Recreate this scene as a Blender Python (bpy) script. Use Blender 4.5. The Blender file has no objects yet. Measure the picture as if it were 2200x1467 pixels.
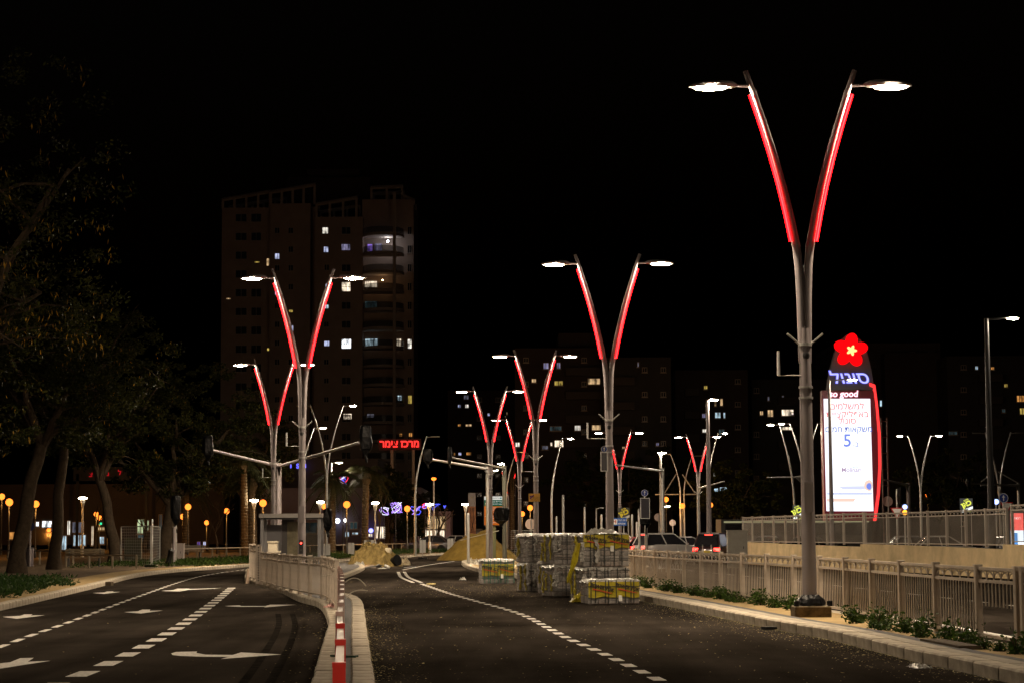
import bpy, bmesh, math, random
from mathutils import Vector, Matrix, noise
random.seed(7)
R = math.radians
SC = bpy.context.scene
COL = SC.collection

# ------------------------------------------------------------------ camera
F_PX, CX, CY = 4400.0, 1100.0, 733.5           # focal length and centre in photo pixels (2200 x 1467)
HORIZON = 1147.0
EYE = Vector((0, 0, 1.64))
PITCH = math.atan((HORIZON - CY) / F_PX)
ROLL = 0.005
FWD = Vector((0, math.cos(PITCH), math.sin(PITCH)))
_r0, _u0 = Vector((1, 0, 0)), Vector((0, -math.sin(PITCH), math.cos(PITCH)))
RIGHT = _r0 * math.cos(ROLL) - _u0 * math.sin(ROLL)
UP = _r0 * math.sin(ROLL) + _u0 * math.cos(ROLL)
cam_data = bpy.data.cameras.new('camera')
cam_data.lens, cam_data.sensor_width, cam_data.sensor_fit = 72.0, 36.0, 'HORIZONTAL'
cam_data.clip_start, cam_data.clip_end = 0.1, 3000
cam = bpy.data.objects.new('camera', cam_data)
COL.objects.link(cam)
m3 = Matrix((RIGHT, UP, -FWD)).transposed()
cam.matrix_world = Matrix.Translation(EYE) @ m3.to_4x4()
SC.camera = cam

# ------------------------------------------------------------------ night sky, moonlight, exposure
w = bpy.data.worlds.new('World'); SC.world = w; w.use_nodes = True
nt = w.node_tree
bg = nt.nodes['Background']
sky = nt.nodes.new('ShaderNodeTexSky'); sky.sky_type = 'NISHITA'; sky.sun_disc = False
sky.sun_elevation = R(-4.0); sky.sun_rotation = R(200); sky.altitude = 0
nt.links.new(sky.outputs[0], bg.inputs[0])
bg.inputs[1].default_value = 0.05
sd = bpy.data.lights.new('sun', 'SUN'); sd.energy = 0.002; sd.angle = R(0.5); sd.color = (1, .96, .9)
so = bpy.data.objects.new('sun', sd); so.rotation_euler = (R(50), 0, R(200)); COL.objects.link(so)
SC.view_settings.view_transform = 'Standard'; SC.view_settings.look = 'None'
SC.view_settings.exposure = 0.0; SC.view_settings.gamma = 1.0; SC.view_settings.use_curve_mapping = False
SC.cycles.use_denoising = True
SC.cycles.use_light_tree = True
SC.cycles.max_bounces = 6; SC.cycles.diffuse_bounces = 3; SC.cycles.glossy_bounces = 3
SC.cycles.transparent_max_bounces = 12
SC.cycles.sample_clamp_indirect = 3.0
SC.cycles.caustics_reflective = False; SC.cycles.caustics_refractive = False

# ------------------------------------------------------------------ place helpers
def ray(px, py):
    return FWD + RIGHT * ((px - CX) / F_PX) - UP * ((py - CY) / F_PX)
def ground(px, py, z=0.0):                       # point of the plane z seen at a photo pixel
    d = ray(px, py); t = (z - EYE.z) / d.z
    return EYE + d * t
def at(px, py, Y):                               # point at distance Y seen at a photo pixel
    d = ray(px, py)
    return EYE + d * (Y / d.y)
def lerp(a, b, t): return a + (b - a) * t
def poly_at(pts, y):                             # x of a plan polyline [(x, y)] at distance y
    for (x0, y0), (x1, y1) in zip(pts, pts[1:]):
        if min(y0, y1) <= y <= max(y0, y1) and y0 != y1:
            return lerp(x0, x1, (y - y0) / (y1 - y0))
    return pts[0][0] if abs(y - pts[0][1]) < abs(y - pts[-1][1]) else pts[-1][0]
def smooth_line(pts, step):                      # catmull-rom through plan points, resampled at equal steps
    P = [Vector((p[0], p[1], 0)) for p in pts]
    P = [P[0] * 2 - P[1]] + P + [P[-1] * 2 - P[-2]]
    fine = []
    for i in range(1, len(P) - 2):
        a, b, c, d = P[i - 1:i + 3]
        for k in range(24):
            t = k / 24
            fine.append(.5 * ((2 * b) + (c - a) * t + (2 * a - 5 * b + 4 * c - d) * t * t + (3 * b - a - 3 * c + d) * t ** 3))
    fine.append(P[-2])
    out, acc = [fine[0]], 0.0
    for p, q in zip(fine, fine[1:]):
        seg = (q - p).length
        while acc + seg >= step:
            t = (step - acc) / seg
            p = p.lerp(q, t); out.append(p.copy()); seg = (q - p).length; acc = 0.0
        acc += seg
    return out
def offset_line(line, off):                      # positive = to the right of travel
    out = []
    for i, p in enumerate(line):
        a, b = line[max(0, i - 1)], line[min(len(line) - 1, i + 1)]
        t = (b - a).normalized()
        out.append(p + Vector((t.y, -t.x, 0)) * off)
    return out

# ------------------------------------------------------------------ materials
MATS = {}
def _pos(nt):
    return nt.nodes.new('ShaderNodeTexCoord').outputs['Object']
def mat(name, col, rough=.6, metal=0.0, var=0.0, vscale=3.0, bump=0.0, bscale=40.0, spec=.5, sheen=0, alpha=1.0, coat=0, stain=None):
    if name in MATS: return MATS[name]
    if rough >= .8: spec = min(spec, .06)
    m = bpy.data.materials.new(name); m.use_nodes = True; nt = m.node_tree
    b = nt.nodes['Principled BSDF']
    b.inputs['Base Color'].default_value = (*col, 1)
    b.inputs['Roughness'].default_value = rough; b.inputs['Metallic'].default_value = metal
    b.inputs['Specular IOR Level'].default_value = spec
    if coat: b.inputs['Coat Weight'].default_value = coat
    if alpha < 1: b.inputs['Alpha'].default_value = alpha
    if var or stain:
        n = nt.nodes.new('ShaderNodeTexNoise'); n.inputs['Scale'].default_value = vscale; n.inputs['Detail'].default_value = 8; n.inputs['Roughness'].default_value = .65
        nt.links.new(_pos(nt), n.inputs['Vector'])
        r = nt.nodes.new('ShaderNodeValToRGB')
        r.color_ramp.elements[0].position = .3; r.color_ramp.elements[1].position = .7
        dk = stain or tuple(c * (1 - var) for c in col)
        r.color_ramp.elements[0].color = (*dk, 1); r.color_ramp.elements[1].color = (*[min(1, c * (1 + var * .6)) for c in col], 1)
        nt.links.new(n.outputs['Fac'], r.inputs['Fac']); nt.links.new(r.outputs[0], b.inputs['Base Color'])
        rr = nt.nodes.new('ShaderNodeMapRange'); rr.inputs['To Min'].default_value = max(.05, rough - .12); rr.inputs['To Max'].default_value = min(1, rough + .12)
        nt.links.new(n.outputs['Fac'], rr.inputs['Value']); nt.links.new(rr.outputs[0], b.inputs['Roughness'])
    if bump:
        n2 = nt.nodes.new('ShaderNodeTexNoise'); n2.inputs['Scale'].default_value = bscale; n2.inputs['Detail'].default_value = 6
        nt.links.new(_pos(nt), n2.inputs['Vector'])
        bp = nt.nodes.new('ShaderNodeBump'); bp.inputs['Strength'].default_value = bump; bp.inputs['Distance'].default_value = .02
        nt.links.new(n2.outputs['Fac'], bp.inputs['Height']); nt.links.new(bp.outputs[0], b.inputs['Normal'])
    MATS[name] = m
    return m
def glow(name, col, strength, sample=True):
    if name in MATS: return MATS[name]
    m = bpy.data.materials.new(name); m.use_nodes = True; nt = m.node_tree
    nt.nodes.remove(nt.nodes['Principled BSDF'])
    e = nt.nodes.new('ShaderNodeEmission'); e.inputs[0].default_value = (*col, 1); e.inputs[1].default_value = strength
    nt.links.new(e.outputs[0], nt.nodes['Material Output'].inputs[0])
    m.cycles.emission_sampling = 'AUTO' if sample else 'NONE'
    MATS[name] = m
    return m
def leafmat(name, col, col2, trans=.35):
    m = bpy.data.materials.new(name); m.use_nodes = True; nt = m.node_tree
    b = nt.nodes['Principled BSDF']; b.inputs['Roughness'].default_value = .6; b.inputs['Specular IOR Level'].default_value = .12
    g = nt.nodes.new('ShaderNodeNewGeometry')
    r = nt.nodes.new('ShaderNodeValToRGB'); r.color_ramp.elements[0].color = (*col, 1); r.color_ramp.elements[1].color = (*col2, 1)
    nt.links.new(g.outputs['Random Per Island'], r.inputs[0]); nt.links.new(r.outputs[0], b.inputs['Base Color'])
    t = nt.nodes.new('ShaderNodeBsdfTranslucent'); nt.links.new(r.outputs[0], t.inputs[0])
    mx = nt.nodes.new('ShaderNodeMixShader'); mx.inputs[0].default_value = trans
    nt.links.new(b.outputs[0], mx.inputs[1]); nt.links.new(t.outputs[0], mx.inputs[2])
    nt.links.new(mx.outputs[0], nt.nodes['Material Output'].inputs[0])
    MATS[name] = m
    return m
def asphalt_mat():
    m = bpy.data.materials.new('asphalt'); m.use_nodes = True; nt = m.node_tree; b = nt.nodes['Principled BSDF']
    pos = _pos(nt); L = nt.links.new
    def nz(scale, det=6, rgh=.6):
        n = nt.nodes.new('ShaderNodeTexNoise'); n.inputs['Scale'].default_value = scale; n.inputs['Detail'].default_value = det; n.inputs['Roughness'].default_value = rgh
        L(pos, n.inputs['Vector']); return n.outputs['Fac']
    mp = nt.nodes.new('ShaderNodeMapping'); mp.inputs['Scale'].default_value = (1.0, .12, 1); L(pos, mp.inputs['Vector'])
    streak = nt.nodes.new('ShaderNodeTexNoise'); streak.inputs['Scale'].default_value = 1.3; streak.inputs['Detail'].default_value = 5; L(mp.outputs[0], streak.inputs['Vector'])
    big = nz(.22, 6); fine = nz(55, 4, .8)
    def ramp(src, c0, c1, p0=.3, p1=.7):
        r = nt.nodes.new('ShaderNodeValToRGB'); r.color_ramp.elements[0].position = p0; r.color_ramp.elements[1].position = p1
        r.color_ramp.elements[0].color = (c0, c0, c0, 1); r.color_ramp.elements[1].color = (c1, c1, c1, 1); L(src, r.inputs[0]); return r.outputs[0]
    def mul(a, b_):
        x = nt.nodes.new('ShaderNodeMix'); x.data_type = 'RGBA'; x.blend_type = 'MULTIPLY'; x.inputs[0].default_value = 1
        L(a, x.inputs[6]); L(b_, x.inputs[7]); return x.outputs[2]
    c = mul(mul(ramp(big, .6, 1.35), ramp(fine, .5, 1.6)), ramp(streak.outputs['Fac'], .62, 1.3))
    base = nt.nodes.new('ShaderNodeRGB'); base.outputs[0].default_value = (.030, .0245, .020, 1)
    b.inputs['Specular IOR Level'].default_value = 0.0
    L(mul(base.outputs[0], c), b.inputs['Base Color'])
    rr = nt.nodes.new('ShaderNodeMapRange'); rr.inputs['To Min'].default_value = .5; rr.inputs['To Max'].default_value = .85; L(big, rr.inputs[0]); L(rr.outputs[0], b.inputs['Roughness'])
    bp = nt.nodes.new('ShaderNodeBump'); bp.inputs['Strength'].default_value = .7; bp.inputs['Distance'].default_value = .012; L(fine, bp.inputs['Height']); L(bp.outputs[0], b.inputs['Normal'])
    MATS['asphalt'] = m
    return m
ASPHALT = asphalt_mat()
CONC = mat('kerb_concrete', (.46, .40, .32), .85, var=.5, vscale=3, bump=.3, bscale=60)
PAVER = mat('grey_paver', (.12, .115, .115), .85, var=.4, vscale=9, bump=.9, bscale=14)
SAND = mat('sand', (.36, .26, .13), .95, var=.35, vscale=3, bump=.8, bscale=30)
EARTH = mat('park_earth', (.12, .085, .055), .95, var=.5, vscale=.6, bump=.6, bscale=12)
PAINT = mat('road_paint', (.62, .59, .55), .7, spec=0.0, var=.45, vscale=22, bump=.3, bscale=60)
FENCE = mat('fence_beige', (.50, .42, .345), .5, metal=.1, var=.28, vscale=2.2)
POLE = mat('pole_grey', (.24, .21, .215), .45, metal=.1, var=.06, vscale=3)
GALV = mat('galvanised_steel', (.50, .49, .47), .35, metal=.6, var=.15, vscale=8)
DARK = mat('dark_metal', (.03, .03, .032), .5, metal=.3)
BLACKPL = mat('black_plastic', (.004, .004, .0045), .35, bump=1.0, bscale=7, spec=.15)
WALLC = mat('retaining_concrete', (.64, .50, .30), .9, var=.28, vscale=1.2, bump=.3, bscale=20)
WHITE = mat('white_paint', (.72, .71, .69), .5, var=.08)
YELLOW = mat('yellow_film', (.31, .25, .01), .3, var=.25, vscale=3, bump=.8, bscale=12, spec=.6)
FILM = mat('white_film', (.33, .315, .29), .3, var=.25, vscale=8, bump=1.0, bscale=12, spec=.6)
BARK = mat('bark', (.06, .044, .03), .95, var=.45, vscale=5, bump=1.0, bscale=14)
PALMB = mat('palm_bark', (.12, .088, .052), .95, var=.45, vscale=7, bump=1.0, bscale=10)
LENS = glow('led_lens', (1.0, .80, .56), 2600)
LENSFAR = glow('led_lens_far', (1.0, .82, .60), 1500)
RED = glow('red_led', (1.0, .004, .007), 9.0)
REDCORE = glow('red_led_core', (1.0, .13, .13), 2.0, False)
ORANGE = glow('sodium_globe', (1.0, .21, .024), 3.0, False)
WHITELAMP = glow('white_post_lamp', (1.0, .88, .68), 75)
TAIL = glow('tail_light', (1.0, .03, .02), 14, False)

# ------------------------------------------------------------------ mesh builder
WORLD = {}
def wloc(o): return WORLD.get(o.name, Vector((0, 0, 0))) if o is not None else Vector((0, 0, 0))
def link(name, me, parent=None, loc=(0, 0, 0)):
    o = bpy.data.objects.new(name, me); COL.objects.link(o)
    o.location = loc
    if parent is not None: o.parent = parent
    WORLD[o.name] = wloc(parent) + Vector(loc)
    return o
def thing(name, label, cat, loc=(0, 0, 0), group=None, rz=0.0, kind=None):
    o = link(name, None, None, loc); o.rotation_euler = (0, 0, rz); o.empty_display_size = .2
    return tag(o, label, cat, group, kind)
def tag(o, label=None, cat=None, group=None, kind=None):
    if label: o['label'] = label
    if cat: o['category'] = cat
    if group: o['group'] = group
    if kind: o['kind'] = kind
    return o
def copy_tree(root, loc=None, rz=None, parent=None, label=None):
    def kids(o): return [c for c in COL.objects if c.parent == o]
    c = root.copy(); COL.objects.link(c); c.parent = parent
    if loc is not None: c.location = loc
    if rz is not None: c.rotation_euler = (0, 0, rz)
    if label: c['label'] = label
    for k in kids(root): copy_tree(k, parent=c)
    return c
class MB:
    def __init__(s): s.v, s.f = [], []
    def add(s, vs, fs):
        n = len(s.v); s.v += [tuple(v) for v in vs]; s.f += [tuple(i + n for i in f) for f in fs]; return s
    def box(s, c, d, rz=0.0, M=None):
        x, y, z = d[0] / 2, d[1] / 2, d[2] / 2
        vs = [Vector((a * x, b * y, e * z)) for e in (-1, 1) for b in (-1, 1) for a in (-1, 1)]
        q = Matrix.Rotation(rz, 3, 'Z') if M is None else M
        vs = [q @ v + Vector(c) for v in vs]
        return s.add(vs, [(0, 2, 3, 1), (4, 5, 7, 6), (0, 1, 5, 4), (2, 6, 7, 3), (0, 4, 6, 2), (1, 3, 7, 5)])
    def tube(s, pts, r, n=8, cap=True):
        pts = [Vector(p) for p in pts]; rs = r if isinstance(r, (list, tuple)) else [r] * len(pts)
        rings, prev = [], None
        for i, p in enumerate(pts):
            t = (pts[min(i + 1, len(pts) - 1)] - pts[max(i - 1, 0)]).normalized()
            if prev is None:
                u = t.cross(Vector((0, 0, 1)) if abs(t.z) < .9 else Vector((1, 0, 0))).normalized()
            else:
                u = (prev - t * prev.dot(t)).normalized()
            prev = u; v = t.cross(u)
            rings.append([p + (u * math.cos(a) + v * math.sin(a)) * rs[i] for a in [2 * math.pi * k / n for k in range(n)]])
        vs = [x for g in rings for x in g]
        fs = [(i * n + k, i * n + (k + 1) % n, (i + 1) * n + (k + 1) % n, (i + 1) * n + k) for i in range(len(pts) - 1) for k in range(n)]
        if cap: fs += [tuple(range(n))[::-1], tuple((len(pts) - 1) * n + k for k in range(n))]
        return s.add(vs, fs)
    def lathe(s, prof, c=(0, 0, 0), n=16, sx=1, sy=1):
        c = Vector(c)
        vs = [c + Vector((r * sx * math.cos(2 * math.pi * k / n), r * sy * math.sin(2 * math.pi * k / n), z)) for r, z in prof for k in range(n)]
        m = len(prof)
        fs = [(i * n + k, i * n + (k + 1) % n, (i + 1) * n + (k + 1) % n, (i + 1) * n + k) for i in range(m - 1) for k in range(n)]
        fs += [tuple(range(n))[::-1], tuple((m - 1) * n + k for k in range(n))]
        return s.add(vs, fs)
    def prism(s, poly, z0, z1):                    # plan polygon
        n = len(poly)
        vs = [(p[0], p[1], z0) for p in poly] + [(p[0], p[1], z1) for p in poly]
        return s.add(vs, [tuple(range(n))[::-1], tuple(range(n, 2 * n))] + [(k, (k + 1) % n, n + (k + 1) % n, n + k) for k in range(n)])
    def plate(s, poly, y0, y1):                    # elevation polygon (x, z) given thickness y0..y1
        n = len(poly)
        vs = [(p[0], y0, p[1]) for p in poly] + [(p[0], y1, p[1]) for p in poly]
        return s.add(vs, [tuple(range(n)), tuple(range(n, 2 * n))[::-1]] + [(k, n + k, n + (k + 1) % n, (k + 1) % n) for k in range(n)])
    def loft(s, rings, cap=True):
        n = len(rings[0]); vs = [x for g in rings for x in g]
        fs = [(i * n + k, i * n + (k + 1) % n, (i + 1) * n + (k + 1) % n, (i + 1) * n + k) for i in range(len(rings) - 1) for k in range(n)]
        if cap: fs += [tuple(range(n))[::-1], tuple((len(rings) - 1) * n + k for k in range(n))]
        return s.add(vs, fs)
    def mesh(s, name, m, smooth=False, fix=True):
        me = bpy.data.meshes.new(name); me.from_pydata(s.v, [], s.f)
        if fix:
            bm = bmesh.new(); bm.from_mesh(me); bmesh.ops.recalc_face_normals(bm, faces=bm.faces); bm.to_mesh(me); bm.free()
        if m is not None: me.materials.append(m)
        if smooth:
            me.shade_smooth()
            try: me.set_sharp_from_angle(angle=R(40))
            except Exception: pass
        me.update()
        return me
    def build(s, name, m, parent=None, smooth=False, world=False, loc=(0, 0, 0), fix=True):
        if world:
            o = wloc(parent); s.v = [(a - o.x, b - o.y, c - o.z) for a, b, c in s.v]
        return link(name, s.mesh(name, m, smooth, fix), parent, loc)
def bevelbox(d, b=.01):
    bm = bmesh.new(); bmesh.ops.create_cube(bm, size=1)
    bmesh.ops.scale(bm, vec=d, verts=bm.verts)
    bmesh.ops.bevel(bm, geom=bm.edges[:], offset=b, segments=1, affect='EDGES')
    me = bpy.data.meshes.new('block'); bm.to_mesh(me); bm.free()
    return me
def text(s, size, m, parent, loc, name='lettering', rtl=False, ext=.005, rz=0.0, bold=0.0, shear=0.0, align='CENTER', face=None, sx=1.0):
    cu = bpy.data.curves.new('lettering', 'FONT'); cu.body = s[::-1] if rtl else s
    cu.size = size; cu.extrude = ext; cu.offset = bold; cu.shear = shear; cu.align_x = align; cu.align_y = 'CENTER'; cu.resolution_u = 3
    tmp = bpy.data.objects.new('tmp', cu); COL.objects.link(tmp)
    dg = bpy.context.evaluated_depsgraph_get()
    me = bpy.data.meshes.new_from_object(tmp.evaluated_get(dg)); bpy.data.objects.remove(tmp); bpy.data.curves.remove(cu)
    me.materials.clear(); me.materials.append(m); me.name = name
    rot = face if face is not None else Matrix.Rotation(rz, 4, 'Z') @ Matrix.Rotation(R(90), 4, 'X')
    me.transform(rot @ Matrix.Diagonal((sx, 1, 1, 1)))
    return link(name, me, parent, loc)
# ================================================================== the setting
def sheet(name, poly, z, m, parent=None, kind='structure'):
    b = MB(); b.add([(p[0], p[1], z) for p in poly], [tuple(range(len(poly)))])
    o = b.build(name, m, parent, world=parent is not None)
    if parent is None: tag(o, kind=kind)
    return o
EARTHFAR = mat('far_ground', (.06, .055, .05), .95, var=.3, vscale=.1)
sheet('ground', [(-1500, -200), (1500, -200), (1500, 2200), (-1500, 2200)], -.05, EARTHFAR)
road = sheet('road', [(-220, -60), (220, -60), (220, 420), (-220, 420)], 0.0, ASPHALT)

PARK_EDGE = [(-7.2, 0), (-9.2, 22), (-11.4, 45.7), (-13.2, 64.7), (-15.0, 82), (-15.3, 94), (-13.9, 108), (-10.5, 129), (-7.1, 157), (-4.1, 180), (0, 218)]
MED_L = [(-.6, 2), (-1.05, 8), (-2.18, 22.6), (-2.46, 26.2), (-2.9, 31.9), (-3.37, 37.6), (-4.38, 46.6), (-5.38, 51.5), (-6.73, 59.6), (-8.0, 66.2), (-9.2, 71.5), (-9.9, 76), (-10.9, 84), (-12.0, 93), (-12.4, 103), (-11.5, 112), (-10.2, 115)]
MED_R = [(.07, 2), (-.4, 8), (-1.53, 22.6), (-1.92, 27.6), (-2.42, 34), (-3.33, 45.7), (-3.82, 50.5), (-4.5, 54.5), (-5.3, 60), (-5.9, 66), (-6.3, 75), (-6.6, 86), (-7.2, 100), (-8.4, 111), (-9.6, 115)]
RGT_K = [(6.5, 2), (5.4, 22.6), (5.14, 25.8), (4.88, 31.6), (4.41, 35.9), (4.12, 39.4), (3.67, 44.8), (3.2, 49.8), (2.0, 62), (.4, 75), (-1.2, 87), (-2.4, 103), (-2.9, 118), (-2.2, 125)]
RGT_F = [(7.6, 8), (6.95, 20), (6.6, 26.8), (6.37, 29.9), (6.12, 38.1), (5.78, 43.1), (5.28, 47.2), (4.25, 57), (3.75, 64), (3.3, 72)]
RGT_IN = [(7.95, 8), (7.3, 20), (6.95, 26.8), (6.72, 29.9), (6.47, 38.1), (6.13, 43.1), (5.65, 47.2), (4.6, 57), (4.1, 64), (3.65, 72), (2.9, 90), (1.6, 108), (-.6, 124)]

def slab(name, left, right, z, m, inset):
    a = offset_line(smooth_line(left, 1.5), inset); b = offset_line(smooth_line(right, 1.5), -inset)
    return sheet(name, [(p.x, p.y) for p in a] + [(p.x, p.y) for p in reversed(b)], z, m)
KERBM = {}
def kerb(line_pts, side, wid=.25, h=.15, y_far=118, m=CONC, name='kerb'):
    root = thing(name, None, None); tag(root, kind='structure')
    if wid not in KERBM:
        me = bevelbox((wid, .985, h + .05), .022); me.materials.append(m); KERBM[wid] = me
    line = smooth_line(line_pts, 1.0)
    mid = offset_line(line, side * wid / 2)
    tail = []
    for i in range(len(mid) - 1):
        p, q = mid[i], mid[i + 1]
        c = (p + q) / 2
        if c.y > y_far:
            tail.append((p, q)); continue
        if c.y < 12: continue
        o = link('kerbstone', KERBM[wid], root, (c.x + random.uniform(-.006, .006), c.y, h / 2 - .025 + random.uniform(-.004, .004)))
        o.rotation_euler = (0, 0, math.atan2(q.y - p.y, q.x - p.x) - math.pi / 2 + random.uniform(-.004, .004))
        o.scale = (1, (q - p).length, 1)
    if tail:
        b = MB()
        for p, q in tail:
            t = (q - p).normalized(); n = Vector((t.y, -t.x, 0)) * wid / 2
            b.add([p - n, q - n, q + n, p + n, p - n + Vector((0, 0, h)), q - n + Vector((0, 0, h)), q + n + Vector((0, 0, h)), p + n + Vector((0, 0, h))],
                  [(4, 5, 6, 7), (0, 4, 7, 3), (0, 1, 5, 4), (3, 7, 6, 2), (1, 2, 6, 5)])
        o = b.build('kerbstone', m, root); tag(o, kind='stuff')
    return root
kerb(PARK_EDGE, -1, h=.15)
kerb(MED_L, 1, h=.15); kerb(MED_R, -1, h=.15)
kerb(RGT_K, 1, wid=.27, h=.16)
kerb(RGT_IN, -1, wid=.2, h=.12, y_far=60)
sheet('park_ground', [(p.x, p.y) for p in offset_line(smooth_line(PARK_EDGE, 1.5), -.24)] + [(20, 240), (70, 255), (300, 270), (300, 900), (-400, 900), (-400, 0)], .13, EARTH)
slab('median_island', MED_L, MED_R, .125, PAVER, .24)
slab('pavement_verge', RGT_K, RGT_IN, .115, SAND, .24)
# light edge pavers and a grey paver strip behind the right kerb
LPAVE = mat('light_paver', (.37, .33, .27), .85, var=.25, vscale=5, bump=.4, bscale=30)
def strip(name, line_pts, o0, o1, z, m, y0, y1, step=1.0, parent=None):
    line = [p for p in smooth_line(line_pts, step) if y0 <= p.y <= y1]
    a, b = offset_line(line, o0), offset_line(line, o1)
    mb = MB()
    for i in range(len(line) - 1):
        mb.add([(a[i].x, a[i].y, z), (b[i].x, b[i].y, z), (b[i + 1].x, b[i + 1].y, z), (a[i + 1].x, a[i + 1].y, z)], [(0, 1, 2, 3)])
    o = mb.build(name, m, parent, world=parent is not None)
    if parent is None: tag(o, kind='structure')
    return o
# light square pavers, one by one along the near kerb
pl = thing('pavement', None, None); tag(pl, kind='structure')
pme = bevelbox((.235, .485, .06), .008); pme.materials.append(LPAVE)
for i, (p, q) in enumerate(zip(smooth_line(RGT_K, .5), smooth_line(RGT_K, .5)[1:])):
    c = (p + q) / 2; t = (q - p).normalized(); c += Vector((t.y, -t.x, 0)) * .395
    if 20 < c.y < 72:
        o = link('paver', pme, pl, (c.x, c.y, .127 + random.uniform(-.003, .003))); o.rotation_euler = (0, 0, math.atan2(t.y, t.x) - math.pi / 2)
strip('paver_strip', RGT_K, .53, .80, .135, PAVER, 18, 76)

# ---------------------------------------------------------------- painted markings (children of the road)
def dash_line(line_pts, first, period, length, width, y0, y1, z=.004, taper=1.0):
    line = smooth_line(line_pts, .1)
    s0 = 0
    for p in line:
        if p.y >= first: break
        s0 += 1
    i = s0
    n, k = int(period * 10), int(length * 10)
    while i + k < len(line):
        a, b = line[i], line[i + k]
        if y0 <= a.y <= y1:
            t = (b - a).normalized(); nn = Vector((t.y, -t.x, 0)) * width / 2
            MB().add([(a - nn) + Vector((0, 0, z)), (a + nn) + Vector((0, 0, z)), (b + nn) + Vector((0, 0, z)), (b - nn) + Vector((0, 0, z))], [(0, 1, 2, 3)]).build('lane_dash', PAINT, road)
        i += n
CENTRE = [(2.35, 14), (1.64, 23.2), (1.45, 25.7), (1.26, 28.1), (1.07, 30.3), (.85, 32.7), (.6, 36.4), (.25, 41.5), (-.25, 46), (-.86, 50.5), (-1.9, 58.7), (-3.2, 70.3)]
dash_line(CENTRE, 19.5, 1.2, .65, .15, 19, 71)
THICK = [(-4.9, 14), (-5.1, 22.8), (-5.23, 26.5), (-5.5, 30.7), (-5.84, 34.9), (-6.2, 38.9), (-7.3, 50), (-8.9, 65.2)]
dash_line(THICK, 18.2, 2.05, 1.0, .25, 18, 66)
THIN = [(-6.4, 18), (-7.7, 31.1), (-8.07, 34.7), (-8.57, 40), (-10.2, 56), (-12.4, 79.3), (-13.0, 92), (-12.9, 104)]
dash_line(THIN, 20.4, 1.75, 1.0, .12, 20, 104)
dash_line([(12.2, 22), (11.2, 45), (9.6, 70), (7, 100)], 24, 3.0, 1.4, .13, 24, 100)
def solid(pts, width, z=.004, name='lane_line'):
    line = smooth_line(pts, .8); a, b = offset_line(line, -width / 2), offset_line(line, width / 2)
    mb = MB()
    for i in range(len(line) - 1):
        mb.add([(a[i].x, a[i].y, z), (b[i].x, b[i].y, z), (b[i + 1].x, b[i + 1].y, z), (a[i + 1].x, a[i + 1].y, z)], [(0, 1, 2, 3)])
    return mb.build(name, PAINT, road)
for o in (-.14, .14):
    solid([(-3.3 + o, 71), (-4.2 + o, 80), (-5.0 + o, 92)], .13)
solid([(-5.2, 97), (-4.6, 112), (-3.6, 128)], .12)
solid([(8.3, 20), (7.95, 28), (7.5, 39), (6.9, 47)], .14)
def outline(pts, name='lane_arrow'):
    P = [ground(x / 3.4375, 1180 + y / 3.4393) for x, y in pts]
    MB().add([(p.x, p.y, .004) for p in P], [tuple(range(len(P)))]).build(name, PAINT, road)
outline([(20, 497), (150, 489), (180, 479), (240, 478), (228, 487), (330, 485), (125, 511)])
outline([(685, 320), (770, 316), (790, 309), (840, 308), (832, 313), (890, 312), (770, 327)])
outline([(915, 462), (1020, 455), (1050, 443), (1110, 443), (1105, 452), (1205, 450), (1040, 472)])
outline([(-140, 856), (75, 833), (150, 803), (250, 800), (205, 829), (372, 822), (0, 880), (-60, 888)])
outline([(1190, 305), (1280, 298), (1310, 288), (1400, 288), (1395, 291), (1500, 288), (1640, 283), (1520, 292), (1390, 297), (1330, 309)])
outline([(1660, 417), (1770, 411), (1780, 417), (1960, 417), (1995, 407), (2190, 407), (1950, 427), (1965, 422), (1780, 423)])
outline([(1265, 768), (1300, 757), (1455, 753), (1450, 764), (1520, 777), (1720, 779), (1780, 760), (2080, 775), (1630, 809), (1690, 793), (1500, 792), (1330, 786), (1275, 779)])
outline([(1630, 138), (1680, 134), (1730, 133), (1690, 139)])
# rubber laid by turning tyres
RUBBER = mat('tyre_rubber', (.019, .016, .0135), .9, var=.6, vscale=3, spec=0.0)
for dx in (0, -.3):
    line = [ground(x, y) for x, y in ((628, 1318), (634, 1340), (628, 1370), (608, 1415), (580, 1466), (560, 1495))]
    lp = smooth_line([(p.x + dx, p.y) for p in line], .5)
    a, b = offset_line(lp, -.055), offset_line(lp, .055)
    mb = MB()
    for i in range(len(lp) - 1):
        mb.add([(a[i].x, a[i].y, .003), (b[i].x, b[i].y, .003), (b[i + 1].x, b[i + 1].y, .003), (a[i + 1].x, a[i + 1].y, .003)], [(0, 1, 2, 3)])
    mb.build('tyre_mark', RUBBER, road)

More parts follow.
